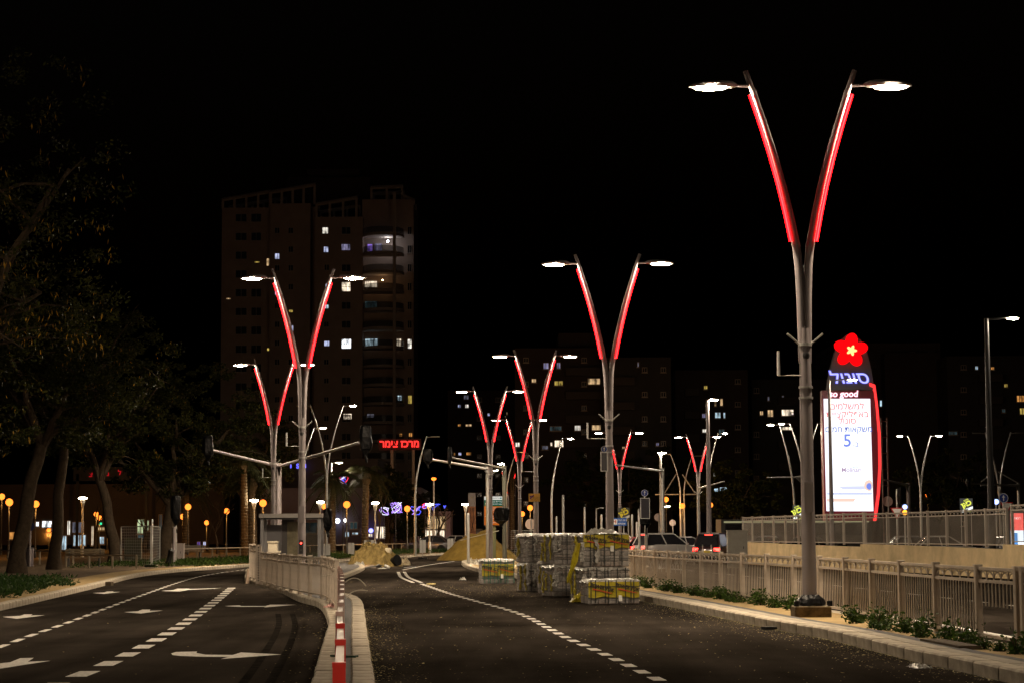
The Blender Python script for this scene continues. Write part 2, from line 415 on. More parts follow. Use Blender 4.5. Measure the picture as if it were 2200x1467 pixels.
# ---------------------------------------------------------------- fences
FM = {}
def fence(name, label, line, z0, H, step, n, m, pm=None, single=300, post=.09, gate=None, group=None, band=.2, bar=.022, arch=True, end_post=True):
    """line: plan points at equal steps. Panels between posts, each panel its rails, arches and pickets."""
    root = thing(name, label, 'fence', (line[0].x, line[0].y, z0), group)
    pm = pm or m
    key = (round(step, 3), H, n, m.name, pm.name, post, bar)
    if key not in FM:
        L = step - post
        pb = MB().box((0, 0, H / 2), (post, post, H)); pb.box((0, 0, H + .012), (post + (.02 if post > .07 else .003), post + (.02 if post > .07 else .003), .024))
        rb = MB()
        for z in (H - .03, H - band, .10):
            rb.box((step / 2, 0, z), (L, .045, .04))
        ab = MB()
        k = 5; wd = L / k
        for j in range(k):
            x0 = step / 2 - L / 2 + j * wd
            if j: ab.box((x0, 0, H - band / 2 - .015), (.024, .014, band - .07))
            for s in (0, 1):
                pts = []
                for q in range(7):
                    a = q / 6 * math.pi / 2
                    xx = math.sin(a); zz = math.cos(a)
                    pts.append((x0 + (xx if s else 1 - xx) * wd, 0, H - band + .025 + zz * (band - .08)))
                ab.tube(pts, .011, 4)
        kb = MB().box((0, 0, (H - band + .10) / 2), (bar * 1.2, bar * .55, H - band - .10))
        gb = MB().box((0, 0, (H - band + .50) / 2), (bar * 1.2, bar * .55, H - band - .50))
        allb = MB()
        for j in range(n):
            allb.box((step / 2 - L / 2 + (j + .5) * L / n, 0, (H - band + .10) / 2), (bar * 1.2, bar * .6, H - band - .10))
        FM[key] = (pb.mesh('post', pm), rb.mesh('panel', m), ab.mesh('arch', m), kb.mesh('picket', m), allb.mesh('pickets', m), gb.mesh('picket', m), L)
    pme, rme, ame, kme, alle, gme, L = FM[key]
    base = line[0]; count = 0
    for i in range(len(line)):
        p = line[i]; q = line[min(i + 1, len(line) - 1)]; pr = line[max(i - 1, 0)]
        ang = math.atan2(q.y - p.y, q.x - p.x) if i < len(line) - 1 else math.atan2(p.y - pr.y, p.x - pr.x)
        lo = (p.x - base.x, p.y - base.y, 0)
        if i < len(line) - 1 or end_post:
            o = link('post', pme, root, lo); o.rotation_euler = (0, 0, ang)
        if i == len(line) - 1: break
        pn = link('panel', rme, root, lo); pn.rotation_euler = (0, 0, ang)
        if arch: link('arch', ame, pn)
        if count < single:
            for j in range(n):
                link('picket', gme if gate == i else kme, pn, (step / 2 - L / 2 + (j + .5) * L / n, 0, 0)); count += 1
        else:
            o = link('picket', alle, pn); tag(o, kind='stuff')
    return root
rf = smooth_line(RGT_F, 2.3)
def part_line(y0, y1, step):
    a = [(poly_at([(p.x, p.y) for p in rf], y), y) for y in [lerp(y0, y1, k / 12) for k in range(13)]]
    return smooth_line(a, step)
rf = smooth_line(RGT_F, .5)
fence('railing_fence', 'long beige picket fence with arched top band behind the tallest lamp post', part_line(28.6, 71, 2.35), .13, 1.04, 2.35, 15, FENCE, single=300)
fence('railing_fence', 'narrow beige fence panel raised off the ground near the picture edge', part_line(26.95, 28.61, 1.62), .13, 1.04, 1.62, 10, FENCE, gate=0, end_post=False)
fence('railing_fence', 'nearest stretch of beige picket fence at the picture edge', part_line(19.8, 26.8, 2.3), .13, 1.04, 2.3, 15, FENCE)
mf = smooth_line([(-3.55, 41.5), (-4.4, 48.3), (-5.15, 51.4), (-6.2, 56), (-7.35, 61.8), (-8.05, 65.0)], 1.9)
fence('railing_fence', 'curving beige picket fence on the central island in front of the shelter', mf, .13, 1.0, 1.9, 14, FENCE)
nf = smooth_line([(-.81, 9.6), (-.98, 11.7), (-1.14, 13.6), (-1.33, 15.8), (-1.7, 20.4), (-2.2, 26.5), (-2.75, 33), (-3.5, 41.2)], 2.12)
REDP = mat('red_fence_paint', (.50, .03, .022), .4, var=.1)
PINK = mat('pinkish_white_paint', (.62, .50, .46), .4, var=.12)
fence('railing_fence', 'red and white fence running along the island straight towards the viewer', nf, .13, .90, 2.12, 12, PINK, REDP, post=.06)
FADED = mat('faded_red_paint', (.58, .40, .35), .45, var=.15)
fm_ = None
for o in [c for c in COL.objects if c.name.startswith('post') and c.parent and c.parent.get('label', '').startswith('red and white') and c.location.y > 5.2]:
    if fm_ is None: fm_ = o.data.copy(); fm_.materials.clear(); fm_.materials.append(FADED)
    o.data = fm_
ef = smooth_line([(-8.2, 66.4), (-9.0, 70.5), (-9.4, 75)], 1.9)
fence('railing_fence', 'short return of beige fence ending the island fence near the road bend', ef, .13, 1.2, 1.9, 13, FENCE)
pp = thing('perforated_post', 'beige perforated steel post ending the island fence', 'post', (-8.12, 65.7, .12))
MB().box((0, 0, .6), (.18, .06, 1.2)).build('upright', FENCE, pp)
HOLE = mat('hole_dark', (.01, .01, .01), .9)
for k in range(14):
    MB().lathe([(.022, 0), (.022, .004)], n=8).build('hole', HOLE, pp, loc=(0, -.0315, .1 + k * .08)).rotation_euler = (R(90), 0, 0)

# retaining wall across the service road, with its own fence on top
WR = smooth_line([(18.5, 58), (17.6, 70), (16.3, 84), (14.5, 93), (12.9, 105), (12.1, 113)], 1.0)
def wallsec(label, lo, hi, h0, h1):
    L = [p for p in WR if lo - 1.0 < p.y <= hi + .01]
    a, b = L, offset_line(L, .35)
    mb = MB(); n = len(L)
    rings = []
    for i in range(n):
        h = lerp(h0, h1, i / (n - 1))
        rings.append([(a[i].x, a[i].y, -.04), (b[i].x, b[i].y, -.04), (b[i].x, b[i].y, h), (a[i].x, a[i].y, h)])
    o = mb.loft(rings).build('retaining_wall', WALLC)
    tag(o, label, 'wall', 'retaining wall sections')
    return L, h0, h1
secs = [wallsec('tan concrete wall section at the picture edge, stepped up highest', 56, 73.2, 1.2, 1.2),
        wallsec('long middle section of the tan concrete retaining wall', 73.4, 90.2, 1.02, 1.14),
        wallsec('far section of tan concrete retaining wall ending by the electric cabinet', 90.4, 113.2, 1.02, 1.18)]
FENCEG = mat('fence_grey', (.40, .36, .32), .45, metal=.1, var=.1)
UPF = ['dark end panels of the upper fence beside the lit advertising pillar', 'upper fence in front of the petrol totem, on the middle wall section', 'upper fence on the far wall section, behind the tall lamp post']
for (L, h0, h1), lab in zip(secs, UPF):
    line = smooth_line([(p.x + .17, p.y) for p in L[::3]] + [(L[-1].x + .17, L[-1].y)], 2.4)
    fence('railing_fence', lab, line, (h0 + h1) / 2, 1.40, 2.4, 18, FENCEG, single=0, group='upper fence on the retaining wall', post=.09, bar=.014)
# ================================================================== street lamps
def v_lamp(label, red=True):
    t = thing('street_lamp', label, 'street lamp', group='V-shaped street lamps with red light strips' if red else 'plain V-shaped street lamps')
    MB().tube([(0, 0, 0), (0, 0, 3.2), (0, 0, 5.0), (0, 0, 5.35)], [.135, .118, .105, .1], 20).build('pole', POLE, t, smooth=True)
    MB().lathe([(.2, 0), (.2, .02), (.14, .03), (.14, .06)], n=16).build('base_plate', POLE, t)
    path = [(.045, 4.7), (.05, 5.3), (.06, 5.9), (.085, 6.5), (.13, 6.94), (.235, 7.5), (.355, 8.05), (.495, 8.6), (.66, 9.18), (.84, 9.75), (1.02, 10.27)]
    rad = [.078, .08, .08, .078, .076, .073, .07, .066, .061, .056, .05]
    for s in (-1, 1):
        arm = MB().tube([(s * x, 0, z) for x, z in path], rad, 14).build('arm', POLE, t, smooth=True)
        for z, x in ((6.93, .13), (9.82, .865)):
            MB().tube([(s * (x - .015), 0, z - .05), (s * (x + .012), 0, z + .05)], .083 if z < 8 else .062, 14).build('collar', POLE, arm, smooth=True)
        if red:
            lp = []
            for k in range(22):
                z = lerp(7.0, 9.8, k / 21)
                for (x0, z0), (x1, z1) in zip(path, path[1:]):
                    if z0 <= z <= z1: x = lerp(x0, x1, (z - z0) / (z1 - z0)); break
                lp.append((s * (x + .095), -.075, z - .01))
            st = MB().tube(lp, .033, 8).build('light_strip', RED, arm, smooth=True)
            MB().tube([(x_ + s * .004, y_ - .028, z_) for x_, y_, z_ in lp], .009, 6).build('strip_core', REDCORE, arm, smooth=True)
        hd = MB().tube([(s * .93, 0, 9.98), (s * 1.22, 0, 9.99)], [.035, .03], 8)
        secs = [(1.18, .05, 9.97, 10.02), (1.28, .12, 9.955, 10.06), (1.5, .17, 9.95, 10.075), (1.8, .175, 9.945, 10.06), (2.0, .12, 9.955, 10.02), (2.08, .04, 9.965, 9.99)]
        hd.loft([[(s * x, -w_, (a + b) / 2), (s * x, -w_ * .6, b), (s * x, w_ * .6, b), (s * x, w_, (a + b) / 2), (s * x, w_ * .8, a), (s * x, -w_ * .8, a)] for x, w_, a, b in secs])
        hd = hd.build('luminaire', POLE, t, smooth=True)
        MB().lathe([(.3, 0), (.295, -.008), (.26, -.02), (.16, -.03), (.05, -.034)], (s * 1.68, 0, 9.945), 16, 1.0, .52).build('lens', LENS if red else LENSFAR, hd, smooth=True)
    for z, a in ((5.05, .33),):
        for s in (-1, 1):
            MB().tube([(s * .1, -.02, z), (s * .33, -.02, z + .2)], .022, 8).build('flag_holder', GALV, t)
        MB().lathe([(.128, -.03), (.128, .03)], (0, 0, z), 16).build('clamp', GALV, t)
    MB().lathe([(.001, -.02), (.05, 0), (.065, .05), (.06, .1)], (0, -.14, 4.78), 12).build('camera_dome', DARK, t, smooth=True)
    for z in (4.25, 4.05):
        MB().lathe([(.13, -.02), (.13, .02)], (0, 0, z), 16).build('clamp', GALV, t)
    MB().box((0, -.121, 2.2), (.16, .02, .55)).build('service_door', POLE, t)
    return t
def put(px, Y, zb=.12):
    return Vector(((px - CX) / F_PX * Y, Y, zb))
vl = [("tallest V-shaped street lamp with red light strips, standing by the beige fence", 5.40, 37.6, .13),
      ("V-shaped red street lamp rising behind the stacked paver pallets", 3.02, 64.0, .12),
      ("V-shaped red street lamp carrying the yellow notice board", 1.10, 97.5, .12),
      ("V-shaped red street lamp beside the white mast-arm post and the sand pile", -1.32, 121.5, .12),
      ("small distant V-shaped red street lamp left of the one with the notice board", .50, 150.0, 0),
      ("distant V-shaped red street lamp half hidden by the pallets' lamp post", 8.85, 170.0, 0),
      ("distant V-shaped red street lamp over the queueing cars", 16.1, 178.0, 0),
      ("tiny farthest V-shaped red street lamp behind the city sign", -.5, 268.0, 0),
      ("V-shaped red street lamp in front of the shelter on the island", -6.9, 67.2, .12),
      ("V-shaped red street lamp behind the shelter, left of the one in front", -11.85, 101.6, .12),
      ("V-shaped red street lamp standing by the fence just behind the viewer", 7.9, 3.0, .13),
      ("V-shaped red street lamp standing in the park edge outside the picture", -15.2, 36.0, .13)]
proto = v_lamp(vl[0][0])
proto.location = (vl[0][1], vl[0][2], vl[0][3])
LAMPS = [proto]
proto_z = .982
for lab, x, y, z in vl[1:]:
    LAMPS.append(copy_tree(proto, (x, y, z), R(random.uniform(-3, 3)), label=lab))
proto.scale = (1, 1, proto_z)
# things fixed on the lamp posts
fb = thing('lamp_footing', 'low stone-faced footing block under the tallest lamp post', 'footing', (5.42, 37.6, .12))
STONE = mat('footing_stone', (.12, .085, .045), .95, var=.6, vscale=6, bump=1, bscale=12)
MB().box((0, 0, .09), (.66, .6, .18)).build('block', STONE, fb)
MB().box((0, 0, .19), (.62, .56, .02)).build('cap', CONC, fb)
bgw = MB()
rings = []
for k, (r, z) in enumerate(((.27, .20), (.265, .26), (.23, .33), (.18, .37), (.145, .40))):
    rings.append([((r + .015 * math.sin(5 * a + k)) * math.cos(a), (r + .015 * math.sin(5 * a + k)) * math.sin(a), z + .008 * math.sin(7 * a)) for a in [2 * math.pi * j / 28 for j in range(28)]])
o = bgw.loft(rings).build('plastic_wrap', BLACKPL, None, loc=(5.42, 37.6, .12)); tag(o, 'black plastic wrapped round the foot of the tallest lamp post', 'plastic wrap')
for sx in (-.38, .4):
    o = MB().lathe([(.05, 0), (.05, .09), (.02, .1)], (0, 0, 0), 10).build('bolt_cap', BLACKPL, None, loc=(5.42 + sx * .78, 37.35, .32))
    tag(o, 'small black bolt cap on the %s of the lamp footing' % ('road side' if sx < 0 else 'fence side'), 'cap')
def antenna(x, y, z, s, label, hgt=.45, reach=.42):
    t = thing('antenna', label, 'antenna', (x, y, z))
    MB().tube([(0, -.05, 0), (s * reach, -.05, 0), (s * reach, -.05, .04)], .013, 6).build('bracket', GALV, t)
    MB().tube([(s * reach, -.05, .0), (s * reach, -.05, hgt)], [.03, .026], 8).build('rod', WHITE, t)
antenna(5.32, 37.6, 4.52, -1, 'white rod antenna on a bracket of the tallest lamp post')
antenna(2.95, 64, 4.6, -1, 'white rod antenna on the lamp post behind the pallets', .5, .6)
antenna(-6.98, 67.2, 4.55, -1, 'white rod antenna on the lamp post before the shelter')
antenna(1.05, 97.5, 4.6, -1, 'white rod antenna on the lamp post with the yellow notice', .5, .6)
antenna(-11.95, 101.6, 4.5, -1, 'white rod antenna on the lamp post behind the shelter')

def curved_lamp(label, x, y, H, sides, lit=True, z0=0.0, spread=.9, straight=.55, r=.085, head=.75, group='slim curved street lamps', brace=None, rz=0.0):
    t = thing('street_lamp', label, 'street lamp', (x, y, z0), group, rz)
    n = len(sides)
    MB().tube([(0, 0, 0), (0, 0, H * straight)], [r * 1.25, r], 10).build('pole', GALV, t, smooth=True)
    for s in sides:
        pts = []
        for k in range(9):
            u = k / 8
            pts.append((s * spread * u ** 1.7, 0, H * straight + u * H * (1 - straight)))
        a = MB().tube(pts, [lerp(r * .95, r * .5, k / 8) for k in range(9)], 10).build('arm', GALV, t, smooth=True)
        x0, z1 = pts[-1][0], pts[-1][2]
        h = MB().tube([(x0 - s * .03, 0, z1 - .1), (x0 + s * .35, 0, z1 - .06)], .03, 6)
        h.loft([[(x0 + s * q, -w_, z1 - .07), (x0 + s * q, 0, z1 - .01), (x0 + s * q, w_, z1 - .07), (x0 + s * q, 0, z1 - .1)] for q, w_ in ((.3, .04), (.45, .13), (head, .15), (head + .18, .05))])
        h = h.build('luminaire', GALV, t)
        if (lit is True) or (isinstance(lit, (list, tuple)) and s in lit):
            MB().lathe([(.24, 0), (.2, -.03), (.1, -.06), (.02, -.065)], (x0 + s * (head - .12), 0, z1 - .075), 12, 1, .55).build('lens', LENSFAR, h, smooth=True)
    return t
def X(px, Y): return (px - CX) / F_PX * Y
curved_lamp('slim silver twin-arm lamp behind the shelter with one lit head', X(701, 140), 140, 10.4, (-1, 1), [1], .13, spread=1.15, straight=.5)
curved_lamp('slim unlit curved lamp beside the red neon sign', X(891, 150), 150, 8.7, (1,), False, .13, spread=.85, straight=.5)
curved_lamp('slim curved lamp right of the notice-board lamp, lit head to the right', X(1183, 170), 170, 9.6, (1,), True, 0, spread=.95, straight=.45)
curved_lamp('slim curved lamp with lit head just behind the city sign', X(1086, 190), 190, 9.3, (1,), [], 0, spread=.95)
curved_lamp('slim silver curved lamp leaning over the queueing cars, lit head', X(1518, 185), 185, 10.7, (1,), True, 0, spread=1.0, straight=.5)
curved_lamp('slim unlit curved lamp with braced sign arm, left of the pair', X(1459, 200), 200, 9.4, (-1,), False, 0, spread=.95, straight=.6)
curved_lamp('slim unlit curved lamp with braced sign arm, right of the pair', X(1467, 205), 205, 9.4, (1,), False, 0, spread=.9, straight=.6)
curved_lamp('slim curved lamp left of the tallest post, lit head to the left', X(1703, 150), 150, 9.6, (-1,), True, 0, spread=1.0, straight=.4)
curved_lamp('slim twin-arm lamp half hidden behind the tallest post', X(1726, 160), 160, 10.2, (-1, 1), True, 0, spread=1.1, straight=.5)
curved_lamp('slim twin-arm lamp with two lit heads right of the totem', X(1974, 160), 160, 9.2, (-1, 1), True, 0, spread=.9, straight=.5)
curved_lamp('slim twin-arm lamp with faint heads behind the far-edge dark post', X(2143, 150), 150, 8.9, (-1, 1), [], 0, spread=.95, straight=.45)
curved_lamp('slim curved lamp behind the shelter roof, lit head at mid height', X(645, 150), 150, 9.4, (1,), True, .13, spread=1.0)
def arm_lamp(label, px, py, Y, px_head, m=POLE, r=.1, z0=0.0, lit=True, base_px=None, up=0.0):
    """straight post with one short arm and lit head at px_head"""
    P = at(px, py, Y); H = P.z - z0; s = 1 if px_head > px else -1; L = abs(px_head - px) / F_PX * Y
    t = thing('street_lamp', label, 'street lamp', (P.x, Y, z0), 'straight single-arm street lamps')
    MB().tube([(0, 0, 0), (0, 0, H)], [r * 1.3, r * .7], 10).build('pole', m, t, smooth=True)
    a = MB().tube([(0, 0, H - .05), (s * L * .6, 0, H + up)], r * .45, 6)
    a.loft([[(s * (L * .55), -.04, H + up), (s * L * .55, .04, H + up), (s * L * .55, .04, H + up + .05), (s * L * .55, -.04, H + up + .05)],
            [(s * L, -.15, H + up), (s * L, .15, H + up), (s * L, .12, H + up + .08), (s * L, -.12, H + up + .08)],
            [(s * (L + .3), -.06, H + up), (s * (L + .3), .06, H + up), (s * (L + .3), .05, H + up + .04), (s * (L + .3), -.05, H + up + .04)]])
    a = a.build('luminaire', m, t)
    if lit:
        MB().lathe([(.26, 0), (.2, -.035), (.08, -.06), (.02, -.065)], (s * L, 0, H + up), 12, 1, .55).build('lens', LENSFAR, a, smooth=True)
    return t
arm_lamp('dark straight lamp post at the picture edge right of the totem, small lit head', 2119, 684, 88, 2176, DARK, .13)
arm_lamp('straight lamp post standing in front of the petrol totem, lit head before its name', 1781, 815, 108, 1831, POLE, .1)
arm_lamp('tall dark post with lit head behind the pedestrian railing', 1520, 858, 118, 1533, POLE, .13, z0=.1)
arm_lamp('single straight post with bright head right of the mast arm', 1419, 972, 135, 1422, GALV, .11)
arm_lamp('low post lamp with lit head behind the shelter lamp', 712, 993, 170, 729, GALV, .07, z0=.13)
arm_lamp('post lamp with bright head above the city sign', 1083, 995, 165, 1076, GALV, .09)
arm_lamp('far short post lamp behind the blue arrow sign', 1426, 1087, 190, 1434, GALV, .06)
arm_lamp('short unlit post lamp behind the poster', 1281, 1091, 170, 1290, GALV, .06, lit=False)

# orange globes and white flared post lamps in the plaza
def globe(px, py, Y, label, r=.25, z0=.13, hood=False):
    P = at(px, py, Y)
    t = thing('globe_lamp', label, 'globe lamp', (P.x, Y, z0), 'orange globe lamps in the plaza')
    h = P.z - z0
    MB().tube([(0, 0, 0), (0, 0, .9), (0, 0, .95), (0, 0, h - r)], [.09, .08, .05, .04], 8).build('post', DARK if not hood else GALV, t, smooth=True)
    MB().lathe([(r * math.sin(a), -r * math.cos(a)) for a in [math.pi * (k + .35) / 9.7 for k in range(10)]], (0, 0, h), 16).build('globe', ORANGE, t, smooth=True)
    MB().lathe([(.07, -r - .06), (.09, -r + .01)], (0, 0, h), 10).build('collar', DARK, t)
    ld = bpy.data.lights.new('globe_light', 'POINT'); ld.energy = 450; ld.color = (1, .42, .08); ld.shadow_soft_size = r
    lo = bpy.data.objects.new('globe_light', ld); COL.objects.link(lo); lo.parent = t; lo.location = (0, 0, h - 2.2 * r)
    return t
for px, py, Y, lab in [(20, 1078, 140, 'orange globe lamp beside the thick trunk at the picture edge'), (77, 1082, 150, 'orange globe lamp between the two thick trunks'),
        (4, 1066, 170, 'orange globe lamp cut by the picture edge'),
        (404, 1088, 165, 'higher of two orange globes beside the forked tree'), (393, 1109, 180, 'lower of two orange globes beside the forked tree'),
        (444, 1122, 215, 'lowest orange globe over the white bench'), (487, 1097, 180, 'orange globe lamp left of the palm trunks'), (565, 1080, 145, 'orange globe lamp above the shelter corner'),
        (745, 1083, 150, 'orange globe lamp between two palm trunks over the debris heap'), (875, 1092, 170, 'orange globe lamp left of the unlit curved lamp'),
        (697, 1087, 175, 'orange globe lamp hidden behind the slim twin-arm lamp'), (231, 1130, 230, 'small orange globe lamp behind the park bench'), (105, 1138, 240, 'small low orange globe under the lit white shop sign'),
        (1122, 1103, 200, 'small orange globe left of the notice-board lamp'), (1139, 1090, 185, 'small orange globe below the yellow notice board'),
        (1431, 1072, 200, 'orange globe lamp just right of the mast-arm post'), (1466, 1086, 195, 'orange globe lamp between the braced lamps'), (1526, 1084, 190, 'orange globe lamp behind the tall dark post'),
        (1993, 1062, 210, 'small orange globe lamp right of the totem'), (207, 1104, 200, 'orange globe among the clustered plaza lamps'), (214, 1112, 205, 'second orange globe in the clustered plaza lamps')]:
    globe(px, py, Y, lab)
P = at(932, 1030, 190)
t = thing('street_lamp', 'tall orange-lit lamp post right of the unlit curved lamp', 'street lamp', (P.x, 190, .13))
MB().tube([(0, 0, 0), (0, 0, P.z)], [.1, .07], 8).build('pole', GALV, t); MB().lathe([(.03, -.2), (.2, -.12), (.24, .02), (.1, .1)], (0, 0, P.z), 12).build('lamp_head', ORANGE, t, smooth=True)
def flare(px, py, Y, label):
    P = at(px, py, Y); h = P.z - .13
    t = thing('post_lamp', label, 'post lamp', (P.x, Y, .13), 'white flared post lamps in the plaza')
    MB().tube([(0, 0, 0), (0, 0, .9), (0, 0, .95), (0, 0, h - .55)], [.13, .12, .075, .06], 10).build('post', GALV, t, smooth=True)
    MB().lathe([(.07, -.55), (.11, -.4), (.2, -.05), (.22, .0)], (0, 0, h), 12).build('reflector', mat('frosted_cone', (.7, .68, .62), .4), t, smooth=True)
    MB().lathe([(.22, .03), (.3, .06), (.3, .13), (.1, .17)], (0, 0, h), 14).build('head', WHITELAMP, t, smooth=True)
for px, py, Y, lab in [(178, 1072, 150, 'white flared post lamp behind the park bench'), (546, 1077, 150, 'white flared post lamp left of the shelter'), (688, 1080, 160, 'white flared post lamp over the shelter roof'),
        (806, 1082, 165, 'white flared post lamp beside the tall palm trunk'), (923, 1085, 170, 'white flared post lamp in front of the lit white shop'), (1000, 1085, 175, 'white flared post lamp beside the orange banner')]:
    flare(px, py, Y, lab)
# ================================================================== traffic masts and wrapped signals
def wrapped_signal(label, P, size=(.42, .42, 1.0), seed=1, tails=True):
    """a signal head wrapped in black plastic sheet: lumpy bundle with tied neck and loose tail"""
    t = thing('wrapped_signal', label, 'traffic signal', P); size = tuple(q * .85 for q in size)
    rnd = random.Random(seed); n = 20; rings = []
    prof = [(.25, .52), (.8, .47), (1.0, .36), (1.05, .1), (1.0, -.15), (.9, -.3), (.55, -.42), (.3, -.5), (.22, -.6)]
    for k, (r, z) in enumerate(prof):
        rings.append([(size[0] / 2 * r * (1 + .13 * math.sin(3 * a + seed + k * .7) + rnd.uniform(-.12, .12)) * math.copysign(abs(math.cos(a)) ** .7, math.cos(a)),
                       size[1] / 2 * r * (1 + .13 * math.sin(4 * a + seed) + rnd.uniform(-.07, .07)) * math.copysign(abs(math.sin(a)) ** .7, math.sin(a)), z * size[2]) for a in [2 * math.pi * j / n for j in range(n)]])
    MB().loft(rings).build('plastic_bag', BLACKPL, t)
    for k in range(1):
        z = size[2] * (-.3 + .26 * k)
        MB().lathe([(size[0] * .5, -.012), (size[0] * .53, 0), (size[0] * .5, .012)], (0, 0, z), 18).build('tape', mat('black_tape', (.006, .006, .007), .3), t)
    if tails:
        MB().add([(-.03, -.05, -.5 * size[2]), (.05, -.03, -.52 * size[2]), (.09, -.06, -.78 * size[2]), (-.02, -.02, -.74 * size[2]), (-.03, -.03, -.5 * size[2]), (.05, -.01, -.52 * size[2]), (.09, -.04, -.78 * size[2]), (-.02, 0, -.74 * size[2])],
                 [(0, 1, 2, 3), (7, 6, 5, 4), (0, 4, 5, 1), (2, 6, 7, 3), (1, 5, 6, 2), (3, 7, 4, 0)]).build('loose_end', BLACKPL, t)
    return t
def mast(label, base, zt, ends, r=.13, m=POLE, group='mast-arm signal posts'):
    t = thing('signal_mast', label, 'signal mast', base, group)
    MB().tube([(0, 0, 0), (0, 0, zt - base[2] + .12)], [r * 1.1, r * .95], 14).build('post', m, t, smooth=True)
    MB().lathe([(r * 1.9, 0), (r * 1.9, .025), (r * 1.2, .03)], n=14).build('base_plate', m, t)
    MB().lathe([(r * 1.15, 0), (r * 1.15, .06)], (0, 0, zt - base[2] + .1), 14).build('cap', m, t)
    for e in ends:
        e = Vector(e) - Vector(base); s = Vector((0, 0, zt - base[2]))
        d = (e - s); L = d.length; d.normalize()
        a = MB().tube([s + d * .1, e], [r * .62, r * .42], 10).build('arm', m, t, smooth=True)
        sd = d.cross(Vector((0, 0, 1))).normalized() * .02
        tri = [s + d * .1 + Vector((0, 0, .14)), s + d * .75 + Vector((0, 0, .07)), s + d * .75 - Vector((0, 0, .02)), s + d * .1 - Vector((0, 0, .5))]
        MB().add([p - sd for p in tri] + [p + sd for p in tri], [(0, 1, 2, 3), (7, 6, 5, 4), (0, 4, 5, 1), (1, 5, 6, 2), (2, 6, 7, 3), (3, 7, 4, 0)]).build('gusset', m, a)
    return t
eL, eR = at(452, 966, 86), at(772, 950, 79)
mast('grey signal mast behind the shelter with two long arms', (X(599, 105), 105, .12), at(599, 1001, 105).z, [eL, eR])
wrapped_signal('black-wrapped signal at the tip of the arm over the park trees', eL + Vector((-.1, 0, .1)), (.5, .4, 1.2), 3)
wrapped_signal('black-wrapped signal at the arm tip under the tower', eR + Vector((.25, 0, .1)), (.52, .42, 1.35), 4)
e1 = at(925, 986, 112)
mast('white signal mast beside the sand pile with one arm to the left', (X(1047, 125), 125, .1), at(1042, 1007, 125).z, [e1], m=GALV)
wrapped_signal('black-wrapped signal on the white mast arm above the sand pile', e1 + Vector((-.15, 0, .15)), (.6, .4, 1.0), 5)
e2 = at(966, 982, 108)
mast('dark signal mast in front of the city sign with a long dark arm', (X(1082, 123), 123, .1), at(1078, 1006, 123).z, [e2], m=mat('dull_green_steel', (.14, .14, .11), .5, metal=.3))
wrapped_signal('narrow black-wrapped signal on the dark mast arm', e2 + Vector((0, 0, .1)), (.28, .3, 1.1), 6)
wrapped_signal('large black-wrapped signal hanging before the orange city sign', at(1077, 1107, 119), (.95, .6, 1.15), 7)
e3 = at(1322, 998, 118)
mast('white signal mast right of the pallets with one arm to the left', (X(1421, 130), 130, .0), at(1416, 1011, 130).z, [e3], m=GALV)
e4 = at(1556, 1033, 150)
mast('small signal mast over the queueing cars with an arm to the right', (X(1497, 155), 155, 0), at(1498, 1049, 155).z, [e4], r=.1, m=GALV)
e5 = at(2080, 1037, 140); e6 = at(2180, 1050, 150)
mast('white signal mast near the picture edge with braced arms', (X(2184, 152), 152, 0), at(2184, 1043, 152).z, [e5], r=.12, m=GALV)
wrapped_signal('small black-wrapped signal on the arm near the picture edge', e5 + Vector((0, 0, 0)), (.3, .3, .9), 8)
e7 = at(1900, 1030, 120)
mast('mast behind the upper fence with a dark wrapped signal', (X(1948, 125), 125, 0), at(1948, 1042, 125).z, [e7], r=.12)
wrapped_signal('tall black-wrapped signal hanging behind the give-way sign', at(1937, 1068, 122), (.55, .5, 1.5), 9)
e8 = at(1648, 1025, 150)
mast('thin white sign arm left of the tallest lamp post', (X(1722, 152), 152, 0), at(1718, 1024, 152).z, [e8], r=.09, m=GALV)
# braces of the two slim lamps
br = thing('lamp_brace', 'white triangular sign brace on the slim lamps over the cars', 'brace', (X(1459, 200), 200, 0))
for a, b in (((1408, 1061), (1459, 1061)), ((1428, 1058), (1453, 1017)), ((1466, 1061), (1496, 1061)), ((1466, 1018), (1493, 1058))):
    MB().tube([at(*a, 199.8), at(*b, 199.8)], .06, 6).build('strut', GALV, br, world=True)
br2 = thing('lamp_brace', 'white triangular sign brace at the picture edge', 'brace', (X(2143, 150), 150, 0))
for a, b in (((2107, 1035), (2130, 1017)), ((2145, 1013), (2188, 1037)), ((2106, 1042), (2188, 1040))):
    MB().tube([at(*a, 149.8), at(*b, 149.8)], .05, 6).build('strut', GALV, br2, world=True)
# pedestrian signal on the island lamp
ps = thing('pedestrian_signal', 'slim black pedestrian signal with red light on the island lamp post', 'traffic signal', (-6.9, 67.06, 1.05))
MB().box((0, 0, .22), (.13, .12, .44)).build('housing', DARK, ps)
MB().lathe([(.028, 0), (.028, .01)], (0, 0, 0), 12).build('lamp', TAIL, ps, loc=(0, -.062, .34)).rotation_euler = (R(90), 0, 0)
MB().lathe([(.03, 0), (.03, .01)], (0, 0, 0), 12).build('lens', mat('dark_lens', (.1, .1, .1), .2), ps, loc=(0, -.062, .12)).rotation_euler = (R(90), 0, 0)
wrapped_signal('black-wrapped signal hanging at the corner of the shelter', at(704, 1116, 84), (.42, .4, 1.1), 11)
sg = thing('traffic_signal', 'standing black-wrapped signal under the blue arrow sign', 'traffic signal', (X(1386, 118), 118, 0))
MB().tube([(0, 0, 0), (0, 0, 3.2)], .06, 8).build('post', GALV, sg)
wrapped_signal('bulky black-wrapped signal below the blue arrow sign', at(1386, 1110, 117.6), (.75, .6, 1.5), 12)

